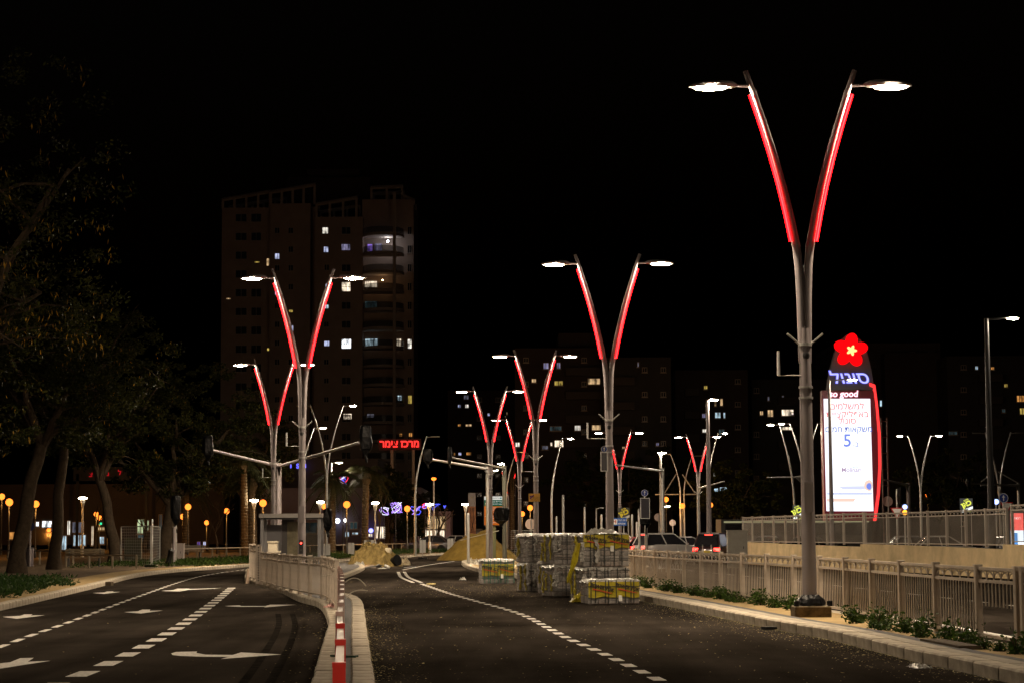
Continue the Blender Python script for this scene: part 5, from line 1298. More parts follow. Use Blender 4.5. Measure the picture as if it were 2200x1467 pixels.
# ---- shops behind the park trees
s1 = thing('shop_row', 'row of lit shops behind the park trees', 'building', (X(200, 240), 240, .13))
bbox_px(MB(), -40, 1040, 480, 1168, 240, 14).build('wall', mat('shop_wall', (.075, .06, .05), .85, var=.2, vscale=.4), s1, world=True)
for (px, py, w_, h_, c) in [(80, 1125, 8, 9, 'bright'), (101, 1125, 20, 12, 'bright'), (113, 1133, 4, 12, 'lav'), (138, 1165, 10, 30, 'cyan'), (171, 1160, 26, 22, 'cyan'), (148, 1133, 6, 30, 'white'), (199, 1150, 4, 40, 'cream'), (219, 1160, 9, 14, 'cyan'), (218, 1135, 12, 6, 'warm'), (303, 1130, 14, 30, 'green'), (303, 1158, 12, 22, 'teal'), (316, 1128, 8, 20, 'green'), (362, 1152, 9, 18, 'green'), (427, 1168, 6, 9, 'violet'), (440, 1167, 6, 8, 'blue'), (168, 1132, 24, 22, 'dim'), (30, 1150, 20, 14, 'orange'), (355, 1042, 8, 4, 'green'), (447, 1035, 10, 3, 'white'), (402, 1040, 8, 6, 'teal'), (545, 1035, 10, 7, 'dim'), (345, 1120, 6, 30, 'teal')]:
    window(s1, px, py, w_, h_, 239.9, c, (2, 1))
MB().box((0, 0, 0), (.35, .1, .25)).build('green_sign', glow('sign_lime', (.05, .9, .4), 1.2, False), s1, loc=(X(217, 239) - wloc(s1).x, -1.0, at(217, 1124, 239).z - .13))
rs = thing('neon_sign', 'faint red neon letters glimpsed through the tree crowns', 'neon sign', (X(240, 238), 238, 0))
for s, px, py in (('צ', 195, 1019), ('נ', 232, 1017), ('ל', 257, 1015), ('ו', 300, 1012)):
    P = at(px, py, 238); text(s, .75, glow('neon_red_dim', (1, .02, .03), .35, False), rs, (P.x - wloc(rs).x, 0, P.z), rtl=True, bold=.02, ext=.04, name='neon_letter')
MB().box((0, .3, at(240, 1017, 238).z), (9, .2, 1.6)).build('sign_board', DARK, rs)
for s_ in (-4, 4): MB().box((s_, .3, at(240, 1017, 238).z / 2), (.3, .2, at(240, 1017, 238).z)).build('sign_post', DARK, rs)
# ---- festive light figures on the lamp posts
def festive(label, px, py, Y, r, seed, cols):
    P = at(px, py, Y); t = thing('festive_light', label, 'festive light', (P.x, Y, 0), 'festive light figures in the plaza')
    rnd = random.Random(seed)
    MB().tube([(0, .1, 0), (0, .1, P.z)], .05, 6).build('post', DARK, t)
    for k, c in enumerate(cols):
        pts = [(rnd.uniform(-r, r) * .4 + r * .7 * math.cos(a * (1 + k) + seed), rnd.uniform(-.05, .05), P.z + r * .8 * math.sin(a * 1.7 + k)) for a in [q * .5 for q in range(11)]]
        MB().tube(pts, .035, 5).build('light_tube', glow('festive_' + c, {'blue': (.1, .12, 1), 'white': (.8, .8, 1), 'red': (1, .04, .08), 'violet': (.45, .25, 1)}[c], 1.6, False), t)
festive('red and blue festive figure beside the orange-lit palm', 737, 1030, 170, .42, 2, ('red', 'blue', 'white'))
festive('violet festive figure above the lit shop window', 825, 1097, 185, .45, 3, ('violet', 'white'))
festive('white and violet festive figure right of the shop window', 850, 1090, 185, .6, 4, ('violet', 'white', 'violet'))
festive('blue festive figure behind the unlit curved lamp', 894, 1096, 190, .5, 5, ('blue', 'violet'))
festive('small red festive figure by the white shop lamp', 913, 1086, 190, .3, 6, ('red', 'violet'))
festive('small blue festive lights over the twisted tree', 938, 1088, 195, .35, 7, ('blue',))
festive('tiny blue festive light right of the twisted tree', 956, 1088, 195, .15, 8, ('blue',))
# ================================================================== vegetation
import numpy as np
LEAF = leafmat('tree_leaf', (.012, .017, .004), (.04, .04, .007))
PODM = leafmat('seed_pod', (.15, .08, .012), (.34, .2, .025))
SHRUBL = leafmat('shrub_leaf', (.015, .032, .006), (.05, .09, .012))
COVER = leafmat('ground_cover_leaf', (.012, .03, .008), (.03, .06, .012))
PALML = leafmat('palm_leaf', (.012, .018, .006), (.035, .032, .010))
def leaves_mesh(name, centres, size, m, rng, aspect=2.0, droop=0.0, quad=True):
    """one small two-triangle leaf at every centre, randomly turned"""
    n = len(centres); c = np.asarray(centres, float)
    d = rng.normal(size=(n, 3)); d[:, 2] = d[:, 2] * .7 - droop; d /= np.linalg.norm(d, axis=1)[:, None]
    e = rng.normal(size=(n, 3)); e -= d * (e * d).sum(1)[:, None]; e /= np.linalg.norm(e, axis=1)[:, None]
    s = (size * rng.uniform(.6, 1.35, n))[:, None]
    v = np.stack([c, c + d * s * aspect * .5 + e * s * .5, c + d * s * aspect, c + d * s * aspect * .5 - e * s * .5], 1).reshape(-1, 3)
    me = bpy.data.meshes.new(name); me.vertices.add(4 * n); me.vertices.foreach_set('co', v.ravel())
    me.loops.add(4 * n); me.loops.foreach_set('vertex_index', np.arange(4 * n)); me.polygons.add(n)
    me.polygons.foreach_set('loop_start', np.arange(0, 4 * n, 4)); me.polygons.foreach_set('loop_total', np.full(n, 4))
    me.materials.append(m); me.update(); me.validate()
    return me
def tree(label, x, y, z0, trunk_h, r0, lean, crown_c, crown_r, seed, clumps, per, leaf, pods=0, limbs=7, forks=None):
    t = thing('park_tree', label, 'tree', (x, y, z0)); rng = np.random.default_rng(seed); rnd = random.Random(seed)
    top = Vector((lean[0], lean[1], trunk_h))
    tb = MB()
    n = 7; pts = [Vector((lean[0] * (k / n) ** 1.4 + .06 * math.sin(k * 1.7 + seed), lean[1] * (k / n) ** 1.4, trunk_h * k / n)) for k in range(n + 1)]
    tb.tube([pts[0] - Vector((0, 0, .1))] + pts[1:], [r0 * 1.45] + [r0 * lerp(1.05, .72, k / n) for k in range(1, n + 1)], 12)
    tr = tb.build('trunk', BARK, t, True)
    cc, cr = Vector(crown_c), Vector(crown_r); ends = []
    for k in range(limbs):
        a = 2 * math.pi * k / limbs + rnd.uniform(-.35, .35)
        if forks: tgt = Vector(forks[k % len(forks)])
        else: tgt = cc + Vector((math.cos(a) * cr.x * .6, math.sin(a) * cr.y * .6, rnd.uniform(-.3, .6) * cr.z))
        P = []
        for q in range(7):
            u = q / 6; p = pts[-1].lerp(tgt, u) + Vector((rnd.uniform(-.12, .12), rnd.uniform(-.12, .12), math.sin(u * math.pi) * .35 * (1 if k % 2 else -.3))) * min(1, u * 3)
            P.append(p)
        P[0] = pts[-1] - Vector((0, 0, .25))
        lb = MB().tube(P, [r0 * lerp(.55, .12, q / 6) for q in range(7)], 8).build('limb', BARK, t, True)
        tw_ = MB()
        for q in range(6):
            s_ = P[rnd.randrange(2, 7)]; dv = Vector((rnd.uniform(-1, 1) * cr.x * .45, rnd.uniform(-1, 1) * cr.y * .45, rnd.uniform(-.35, .6) * cr.z * .5)); e_ = s_ + dv
            tw_.tube([s_, s_.lerp(e_, .5) + Vector((0, 0, .15)), e_], [r0 * .14, r0 * .09, r0 * .03], 5); ends.append(e_); ends.append(s_.lerp(e_, .6))
        tag(tw_.build('twig', BARK, lb), kind='stuff')
        ends.append(tgt)
    cl = []
    for k in range(clumps):
        if rnd.random() < .45 and ends:
            c = ends[rnd.randrange(len(ends))] + Vector((rnd.gauss(0, .35), rnd.gauss(0, .35), rnd.gauss(0, .3)))
        else:
            while True:
                v = Vector((rnd.uniform(-1, 1), rnd.uniform(-1, 1), rnd.uniform(-1, 1)))
                if .35 < v.length < 1: break
            v *= 1 + .3 * noise.noise(v * 2 + Vector((seed, 0, 0)))
            c = cc + Vector((v.x * cr.x, v.y * cr.y, v.z * cr.z))
            if noise.noise(c * .55 + Vector((seed, 1, 2))) < -.16: continue
        cl.append(c)
    cl = np.array([tuple(c) for c in cl])
    rad = rng.uniform(.22, .6, len(cl))
    idx = np.repeat(np.arange(len(cl)), per)
    g = rng.normal(size=(len(idx), 3)); g /= np.linalg.norm(g, axis=1)[:, None]; g *= rng.uniform(.15, 1, len(idx))[:, None] ** .5
    g[:, 2] *= .6
    cen = cl[idx] + g * rad[idx][:, None]
    o = link('crown', leaves_mesh('crown', cen, leaf, LEAF, rng), t)
    if pods:
        k = rng.integers(0, len(cl), pods // 6)
        base = np.repeat(cl[k], 6, 0) + rng.normal(scale=.22, size=(len(k) * 6, 3))
        b_ = leaves_mesh('seed_pods', base, .036, PODM, rng, aspect=4.6, droop=3.0); link('seed_pods', b_, t)
    return t
tree('big pod-bearing tree overhanging from the picture edge, crown lit below', -15.6, 53, .13, 5.2, .34, (.6, -.5), (1.2, -.6, 9.2), (5.2, 4.2, 5.2), 21, 420, 55, .055, pods=1100, limbs=9)
tree('thick-trunked tree nearest the picture edge in the park', X(40, 86), 86, .13, 5.5, .34, (.9, .2), (.6, 0, 8.3), (4.6, 3.8, 3.8), 22, 300, 80, .085, pods=300)
tree('mottled trunk tree right of the thick-trunked one', X(121, 95), 95, .13, 6.0, .28, (.3, .2), (.6, 0, 9.2), (4.4, 3.8, 4.2), 23, 300, 80, .09, pods=300)
tree('leaning dark tree behind the mesh panels', X(250, 112), 112, .13, 4.6, .32, (-.9, .2), (-.6, 0, 8.2), (4.8, 4, 4.0), 24, 300, 80, .1, pods=200)
tree('forked tree by the pale cabinet with limbs spread wide', X(352, 116), 116, .13, 3.4, .42, (.5, .1), (1.2, 0, 8.2), (4.8, 4, 3.4), 25, 300, 80, .1, pods=300, limbs=6, forks=[(3.6, 0, 6.2), (2.2, .8, 7.6), (-1.8, .5, 7), (-2.6, -.6, 5.8), (.8, -1, 8), (4.4, -.6, 8)])
tree('dark bushy tree at the tower\'s foot behind the shelter', X(530, 175), 175, .13, 4.5, .3, (0, 0), (0, 0, 8.2), (5, 4, 4), 26, 240, 70, .14)
tree('rounded dark tree right of the twin palms', X(840, 200), 200, .13, 3.2, .2, (0, 0), (0, 0, 5.6), (2.4, 2.2, 2.4), 27, 120, 60, .14)
tree('dark clipped tree left of the white pavilion', X(880, 195), 195, .13, 1.2, .16, (0, 0), (0, 0, 2.4), (1.5, 1.3, 1.7), 28, 90, 70, .13)
tree('dark tree mass in front of the apartment blocks left of the queueing cars', X(1350, 225), 225, .13, 5, .3, (0, 0), (0, 0, 7), (9, 4, 4), 29, 300, 60, .2)
tree('dark tree between the mast and the tall dark post', X(1575, 205), 205, .13, 3.5, .26, (0, 0), (0, 0, 5.6), (4.4, 3.5, 3.0), 30, 220, 60, .16)
tree('dark tree behind the upper fence right of the totem', X(2030, 200), 200, .13, 4, .28, (0, 0), (0, 0, 6.2), (5.5, 3.5, 3.4), 31, 220, 60, .17)
def bare_tree(label, px, Y, h, seed, r0=.16, spread=1.0, m=None):
    t = thing('bare_tree', label, 'tree', (X(px, Y), Y, .13)); rnd = random.Random(seed)
    def grow(p, d, L, r, lv, out):
        q = p + d * L * .5 + Vector((rnd.uniform(-.1, .1), rnd.uniform(-.1, .1), .05)) * L; e = q + (d + Vector((rnd.uniform(-.35, .35), rnd.uniform(-.35, .35), rnd.uniform(-.05, .25)))).normalized() * L * .5
        out.append(([p, q, e], [r, r * .8, r * .62]))
        if lv:
            for _ in range(rnd.choice((2, 3))):
                grow(e, (d + Vector((rnd.uniform(-1, 1), rnd.uniform(-1, 1), rnd.uniform(-.2, .6))) * .85 * spread).normalized(), L * rnd.uniform(.55, .8), r * .6, lv - 1, out)
    segs = []; grow(Vector((0, 0, -.05)), Vector((0, 0, 1)), h * .36, r0, 4, segs)
    MB().tube(*segs[0], n=8).build('trunk', BARK, t, True)
    b = MB()
    for s_ in segs[1:]: b.tube(*s_, n=5, cap=False)
    b.build('crown', BARK, t, True, fix=False)
bare_tree('twisted bare tree silhouetted against the white pavilion', 944, 188, 4.6, 3, .2, 1.2)
bare_tree('bare tree lit orange beside the lowest globe', 447, 205, 6.0, 5, .13)
bare_tree('bare spreading tree right of the tall palm trunk', 815, 180, 6.4, 7, .13)
bare_tree('bare tree left of the palm trunks under an orange globe', 468, 175, 5.0, 9, .12)
bare_tree('slender bare tree behind the park bench', 205, 170, 5.4, 12, .13)
bare_tree('small pollarded tree behind the mesh panels', 312, 190, 4.2, 14, .15)
def palm(label, px, Y, h, seed, r=.24, nf=26, L=2.6):
    t = thing('palm_tree', label, 'palm', (X(px, Y), Y, .13), 'palms in the plaza'); rnd = random.Random(seed)
    b = MB(); n = int(h / .22); lean = rnd.uniform(-.25, .25)
    prof = []
    for k in range(n):
        z = h * k / n
        prof += [((lean * (z / h) ** 2, 0, z), r * lerp(1.2, .92, z / h) * .9), ((lean * (z / h) ** 2, 0, z + h / n * .8), r * lerp(1.2, .92, z / h) * 1.1)]
    b.tube([p for p, _ in prof] + [(lean, 0, h)], [q for _, q in prof] + [r * .8], 14).build('trunk', PALMB, t)
    MB().lathe([(r * 1.0, -.5), (r * 1.7, -.1), (r * 1.3, .3), (r * .5, .6)], (lean, 0, h), 12).build('boot', PALMB, t)
    for k in range(nf):
        a = 2 * math.pi * k / nf + rnd.uniform(-.2, .2); el = rnd.uniform(-.5, 1.2)
        f = MB(); prev = Vector((lean, 0, h + .3)); dz = math.sin(el)
        pts = [prev]
        for q in range(1, 9):
            u = q / 8
            pts.append(prev + Vector((math.cos(a) * L * u * math.cos(el * .8), math.sin(a) * L * u * math.cos(el * .8), L * (dz * u - .75 * u * u))))
        f.tube(pts, [.03] * 8 + [.008], 4)
        for q in range(1, 9):
            tdir = (pts[q] - pts[q - 1]).normalized(); sd = tdir.cross(Vector((0, 0, 1))).normalized()
            for s in (-1, 1):
                for v in (0, .33, .66):
                    p = pts[q - 1].lerp(pts[q], v); ln = .55 * math.sin(math.pi * min(1, (q + v) / 9.2)) + .1
                    e = p + sd * s * ln + tdir * ln * .5 - Vector((0, 0, ln * .45))
                    f.add([p - tdir * .03, p + tdir * .04, e], [(0, 1, 2)])
        f.build('frond', PALML, t, fix=False)
    return t
palm('tall palm left of the shelter with a lit orange trunk', 526, 150, at(526, 1000, 150).z, 3)
palm('stout shorter palm right behind the tall one, dark crown', 543, 158, at(543, 1045, 158).z, 4, .3, nf=18)
palm('palm with glowing orange trunk behind the shelter', 714, 158, at(714, 1042, 158).z, 5, .22)
palm('tall palm over the earth heap between the globe lamps', 783, 170, at(783, 1028, 170).z, 6, .26)
palm('dark palm behind the red neon sign posts', 832, 210, at(832, 1060, 210).z, 7, .26)
palm('dark slim palm in the plaza left of the pavilion', 908, 205, at(908, 1080, 205).z, 8, .22)
palm('dark palm against the park shops, right of the forked tree', 400, 175, at(400, 1040, 175).z, 9, .26)
palm('palm crown glimpsed left of the notice-board lamp', 1098, 210, at(1098, 1010, 210).z, 10, .24)
# shrubs along the right fence
random.seed(5); rng = np.random.default_rng(5)
SM = []
for k in range(5):
    n = 260; pts = []
    nb = rng.integers(4, 7)
    for j in range(nb):
        d = rng.normal(size=3); d[2] = abs(d[2]) + .9; d /= np.linalg.norm(d); L = rng.uniform(.16, .34)
        u = rng.uniform(.15, 1, n // nb)
        pts.append(d[None] * (u * L)[:, None] + rng.normal(scale=.05, size=(n // nb, 3)))
    pts = np.concatenate(pts); pts[:, 2] = np.abs(pts[:, 2])
    sb = MB()
    for j in range(6):
        a = random.uniform(0, 6.28); sb.tube([(0, 0, -.02), (.08 * math.cos(a), .08 * math.sin(a), .2)], .006, 4)
    SM.append((leaves_mesh('foliage', pts, .035, SHRUBL, rng, 1.8), sb.mesh('stem', BARK)))
y = 23.0; k = 0; SHR = []
while y < 66:
    x = poly_at(RGT_F, y) - random.uniform(.22, .5)
    if abs(y - 37.6) > .5 and random.random() < .93:
        t = thing('shrub', 'small leafy green shrub planted at the foot of the long beige fence', 'shrub', (x, y, .11), 'shrubs along the long beige fence'); SHR.append(t)
        f, s = SM[k % 5]; sc = random.uniform(.6, 1.1)
        a = link('foliage', f, t); link('stem', s, t); t.scale = (sc * 1.1, sc * 1.1, sc); t.rotation_euler = (0, 0, random.uniform(0, 6)); k += 1
    y += random.uniform(.45, .95)
ORD = 'first second third fourth fifth sixth seventh eighth ninth tenth eleventh twelfth thirteenth fourteenth fifteenth sixteenth seventeenth eighteenth nineteenth twentieth'.split()
def ordinal(i): return ORD[i] if i < 20 else ('twenty-' + ORD[i - 20] if i < 29 else 'thirtieth' if i == 29 else 'thirty-' + ORD[i - 30])
for side, sel in (('right', sorted([s for s in SHR if s.location.y < 37.6], key=lambda s: -s.location.y)), ('left', sorted([s for s in SHR if s.location.y >= 37.6], key=lambda s: s.location.y))):
    for i, s in enumerate(sel): s['label'] = 'green fence-foot shrub, %s to the %s of the tallest lamp footing' % (ordinal(i), side)
# ground cover in the park, left
def cover(name, label, poly_fn, n, hgt, m, seed, z0=.13):
    rng = np.random.default_rng(seed); pts = []
    while len(pts) < n:
        p = poly_fn(rng)
        if p is not None: pts.append(p)
    c = np.array([(p[0], p[1], z0 + rng.uniform(0, hgt) * p[2]) for p in pts])
    o = link(name, leaves_mesh(name, c, .05, m, rng, 2.6, droop=-.6)); tag(o, label, 'ground cover', kind='stuff')
def park_patch(rng, y0=42, y1=80, o0=.0, o1=7.0):
    y = rng.uniform(y0, y1); e = poly_at(PARK_EDGE, y); off = rng.uniform(o0, o1)
    q = Vector((e - off, y, 0)) * .45; nv = noise.noise(q)
    if off < o0 + .8 + .9 * nv: return None
    if y > 67 + 6 * nv - .5 * (off - 3): return None
    return (e - off, y, 1 + .8 * nv)
cover('ground_cover', 'low dark green ground cover beside the left kerb', park_patch, 26000, .22, COVER, 4)
def park_patch2(rng):
    y = rng.uniform(100, 150); e = poly_at(PARK_EDGE, y); off = rng.uniform(.7, 7)
    if noise.noise(Vector((e - off, y, 3)) * .4) < -.15: return None
    return (e - off, y, 1)
cover('ground_cover', 'strip of grass and cover plants along the far bend of the left kerb', park_patch2, 16000, .22, SHRUBL, 6)
def park_patch3(rng):
    y = rng.uniform(150, 215); e = poly_at(PARK_EDGE, y); off = rng.uniform(.7, 6)
    return (e - off, y, 1)
cover('ground_cover', 'dark verge plants under the far plaza rail', park_patch3, 9000, .3, COVER, 7)
# bare sand between the cover plants and the left kerb
strip('sand_verge', PARK_EDGE, -.24, -1.5, .136, SAND, 30, 112)
# dry leaves blown over the roads
rng = np.random.default_rng(9); pts = []
def litter(n, fn):
    k = 0
    while k < n:
        p = fn()
        if p: pts.append(p); k += 1
def l_kerb(line, s0, s1, y0, y1, p):
    y = y0 + (y1 - y0) * rng.random() ** 1.0; return (poly_at(line, y) + s0 + (s1 - s0) * rng.random() ** p, y, .006)
litter(3000, lambda: l_kerb(RGT_K, -.02, -1.0, 20, 56, 4)); litter(1800, lambda: l_kerb(MED_R, .02, .7, 19, 46, 3.6)); litter(250, lambda: l_kerb(MED_L, -.02, -.6, 22, 50, 2))
litter(1500, lambda: (lambda y: (rng.uniform(poly_at(MED_R, y), poly_at(RGT_K, y)), y, .006))(20 + 55 * rng.random())); litter(900, lambda: (lambda y: (rng.normal(-.4, 1.3), y, .006))(rng.uniform(54, 68)))
litter(120, lambda: (rng.uniform(-9, -3), rng.uniform(22, 60), .006))
LIT = leafmat('dry_leaf', (.25, .19, .05), (.5, .42, .2), .1)
c = np.array(pts); n = len(c); ang = rng.uniform(0, 6.28, n); s = rng.uniform(.004, .0115, n) * np.where(rng.random(n) < .06, 1.8, 1)
d = np.stack([np.cos(ang), np.sin(ang), rng.uniform(-.1, .3, n)], 1) * s[:, None] * 1.5; e = np.stack([-np.sin(ang), np.cos(ang), rng.uniform(-.1, .3, n)], 1) * s[:, None]
v = np.stack([c - d, c + e, c + d, c - e], 1); v[:, :, 2] = np.maximum(v[:, :, 2], .005); v = v.reshape(-1, 3)
me = bpy.data.meshes.new('fallen_leaves'); me.from_pydata(v.tolist(), [], [(4 * i, 4 * i + 1, 4 * i + 2, 4 * i + 3) for i in range(n)]); me.materials.append(LIT)
tag(link('fallen_leaves', me), 'small dry leaves scattered over the road and gutters', 'leaves', kind='stuff')
# ================================================================== park furniture
def rail(label, pts, h=.75, m=None, step=3.0, rw=.045, z0=.13):
    t = thing('low_rail', label, 'rail', (pts[0][0], pts[0][1], z0), 'low metal rails'); m = m or GALV
    P = [Vector((p[0], p[1], z0)) for p in pts]
    for a, c in zip(P, P[1:]):
        L = (c - a).length; n = max(1, round(L / step))
        MB().tube([a + Vector((0, 0, h)), c + Vector((0, 0, h))], rw, 6).build('bar', m, t, world=True)
        for k in range(n + 1):
            p = a.lerp(c, k / n); MB().box((p.x, p.y, z0 + h / 2), (.08, .08, h)).build('post', m, t, world=True)
def pk(px, Y): return (X(px, Y), Y)
BROWNR = mat('rail_brown', (.30, .24, .17), .6, metal=.2)
rail('low rail in front of the park bench', [pk(145, 100), pk(295, 96)], .62, BROWNR, 2.2)
rail('low rail between the thick trunks', [pk(-10, 118), pk(160, 108)], .75, BROWNR, 2.4)
rail('low rail by the white park bench', [pk(392, 128), pk(545, 142)], .7, BROWNR, 2.6)
rail('long low rail along the far plaza verge', [pk(640, 150), pk(760, 165), pk(880, 182), pk(1010, 205)], .75, BROWNR, 3.0)
def bench(label, px, Y, L, rz, m):
    t = thing('park_bench', label, 'bench', (X(px, Y), Y, .13), rz=rz)
    for k in range(4): MB().box((0, -.18 + k * .12, .45), (L, .1, .035)).build('seat_slat', m, t)
    for k in range(3): MB().box((0, .27 + k * .03, .58 + k * .13), (L, .03, .1)).build('back_slat', m, t)
    for s in (-1, 1):
        MB().box((s * (L / 2 - .2), 0, .21), (.07, .42, .42)).build('leg', DARK, t); MB().tube([(s * (L / 2 - .2), .22, .4), (s * (L / 2 - .2), .36, .95)], .03, 6).build('back_support', DARK, t)
bench('long dark wooden park bench behind the low rail', 183, 104, 1.95, R(4), mat('bench_wood', (.16, .12, .07), .7, var=.3))
bench('pale park bench beyond the forked tree', 413, 140, 1.6, R(-8), mat('bench_pale', (.45, .42, .36), .6))
# temporary mesh panels
def mesh_panel(label, a, c, h=2.0, z0=.13):
    a, c = Vector((*a, z0)), Vector((*c, z0)); t = thing('mesh_panel', label, 'mesh fence', a, 'temporary mesh fence panels'); dv = c - a; L = dv.length
    MB().tube([a, a + Vector((0, 0, h)), c + Vector((0, 0, h)), c], .025, 6).build('frame', GALV, t, world=True)
    b = MB()
    for k in range(1, 16): p = a.lerp(c, k / 16); b.tube([p + Vector((0, 0, .1)), p + Vector((0, 0, h))], .005, 3, False)
    for k in range(1, 14): b.tube([a + Vector((0, 0, h * k / 14)), c + Vector((0, 0, h * k / 14))], .005, 3, False)
    b.build('wire_mesh', GALV, t, world=True, fix=False)
    for p in (a, c): MB().box((p.x, p.y, z0 + .06), (.6, .25, .12)).build('foot', CONC, t, world=True)
mesh_panel('temporary mesh panel before the dark green cabinet', pk(262, 106), pk(325, 101))
mesh_panel('temporary mesh panel beside the forked tree', pk(327, 101), pk(345, 112))
mesh_panel('mesh panel standing behind the sand pile', pk(1096, 150), pk(1150, 152), 1.9, 0)
def stub(label, px, Y, h, r, m, z0=.13, cat='post'):
    o = MB().tube([(0, 0, 0), (0, 0, h - .02), (0, 0, h)], [r, r, r * .7], 10).build('bollard_post', m, None, True, loc=(X(px, Y), Y, z0)); tag(o, label, cat)
stub('grey steel post at the left kerb bend', 375, 104, at(375, 1136, 104).z, .075, POLE); stub('tall thin post behind the mesh panel', 328, 103, at(328, 1120, 103).z, .05, GALV)
stub('grey pole carrying the round park sign', 67, 105, at(67, 1070, 105).z, .06, POLE)
P = at(65, 1130, 104.8); o = disc(MB(), .22, 0, .03).build('round_sign', mat('sign_navy', (.015, .02, .08), .4), None, loc=P); tag(o, 'round dark blue sign between the thick trunks', 'road sign')
bn = thing('litter_bin', 'dark litter bin post beside the thick trunk', 'bin', (X(67, 106), 106, .13)); MB().lathe([(.2, 0), (.22, .9), (.18, .95)], n=12).build('drum', mat('bin_grey', (.12, .1, .11), .5), bn); MB().lathe([(.23, .9), (.23, .94)], n=12).build('rim', DARK, bn)
ck = thing('black_bundle', 'black plastic bundle leaning at the left kerb bend', 'bundle', (X(361, 103), 103, .13)); ck.rotation_euler = (0, R(14), 0)
MB().lathe([(.1, 0), (.17, .2), (.13, .5), (.16, .8), (.05, .92)], n=12).build('bag', BLACKPL, ck)
wrapped_signal('black-wrapped signal on a post beside the forked tree', at(378, 1095, 112), (.6, .5, 1.9), 15)
stub('post under the black-wrapped signal beside the forked tree', 379, 112, 2.6, .06, GALV)
# drain box in the left gutter and blocks in the right gutter
gl = ground(209, 1257); o = MB().box((0, 0, .06), (.5, .45, .12)).build('gutter_block', mat('dark_timber', (.08, .06, .04), .8, var=.4, vscale=8), None, loc=(gl.x + .25, gl.y, 0)); tag(o, 'dark block lying against the left kerb', 'block')
gr = ground(1665, 1352); o = MB().box((0, 0, .03), (.22, .16, .05), rz=.4).build('gutter_block', DARK, None, loc=(gr.x - .1, gr.y, 0)); tag(o, 'small dark block in the gutter near the tallest lamp', 'block')
cb = ground(2120, 1385, .12); o = MB().box((0, 0, .02), (1.9, .3, .06), rz=math.pi / 2 + .07).build('timber_edging', mat('dark_timber', (.08, .06, .04), .8, var=.4, vscale=8), None, loc=(cb.x - .5, cb.y, .115)); tag(o, 'dark timber edging under the raised fence panel', 'timber')
# cable on the island and dangling wires
o = MB().tube([(X(696, 21), 25.3, .16), (X(705, 25), 25.35, .17), (X(727, 25), 25.2, .16), (X(757, 25), 25.3, .165), (X(764, 25), 25.35, .165)], .013, 6).build('green_cable', mat('cable_green', (.01, .05, .03), .5)); tag(o, 'green cable lying across the island by the red fence', 'cable')
for i, (a, m_, c) in enumerate([((744, 1285), (755, 1262), (790, 1268)), ((742, 1250), (765, 1228), (786, 1258)), ((690, 1237), (712, 1234), (728, 1228))]):
    A, Bm, Cc = at(*a, 44), at(*m_, 44), at(*c, 44)
    pts = [A.lerp(Bm, u).lerp(Bm.lerp(Cc, u), u) for u in [k / 10 for k in range(11)]]
    o = MB().tube(pts, .008, 4).build('loose_wire', mat('wire_pale', (.4, .36, .3), .5)); tag(o, ['loose wire curling off the island fence towards the road', 'long loose wire arching right of the island fence end', 'thin loose wire in front of the island fence panels'][i], 'wire')
o = MB().tube([at(988, 1160, 115), at(1010, 1154, 118), at(1047, 1145, 122), at(1072, 1139, 123)], .02, 5).build('loose_wire', mat('wire_pale', (.4, .36, .3), .5)); tag(o, 'cable slung between posts over the sand pile', 'cable')
# pedestrian guard rails with arches
def guard(label, pts, h, n, z0=0.0):
    a, c = Vector((*pts[0], z0)), Vector((*pts[1], z0)); t = thing('guard_rail', label, 'guard rail', a, 'arched pedestrian guard rails'); L = (c - a).length
    MB().tube([a + Vector((0, 0, .15)), c + Vector((0, 0, .15))], .02, 6).build('bottom_rail', GALV, t, world=True)
    for k in range(n + 1):
        p = a.lerp(c, k / n); MB().tube([p, p + Vector((0, 0, h))], .028, 6).build('post', GALV, t, world=True)
        if k < n:
            q = a.lerp(c, (k + 1) / n)
            for s in (0, 1): MB().tube([(p if s else q) + Vector((0, 0, .15)) if u == 0 else ((p if s else q).lerp(q if s else p, math.sin(u)) + Vector((0, 0, .15 + (h - .2) * (1 - math.cos(u))))) for u in [j / 8 * math.pi / 2 for j in range(9)]], .014, 5).build('arch', GALV, t, world=True)
guard('arched pedestrian guard rail in front of the queueing cars', [pk(1452, 112), pk(1562, 105)], 1.05, 6)
guard('white arched guard rail left of the queueing cars', [pk(1380, 92), pk(1468, 84)], .95, 9)
guard('white arched guard rail standing on the verge behind the pallets', [pk(1338, 100), pk(1390, 96)], .95, 5)
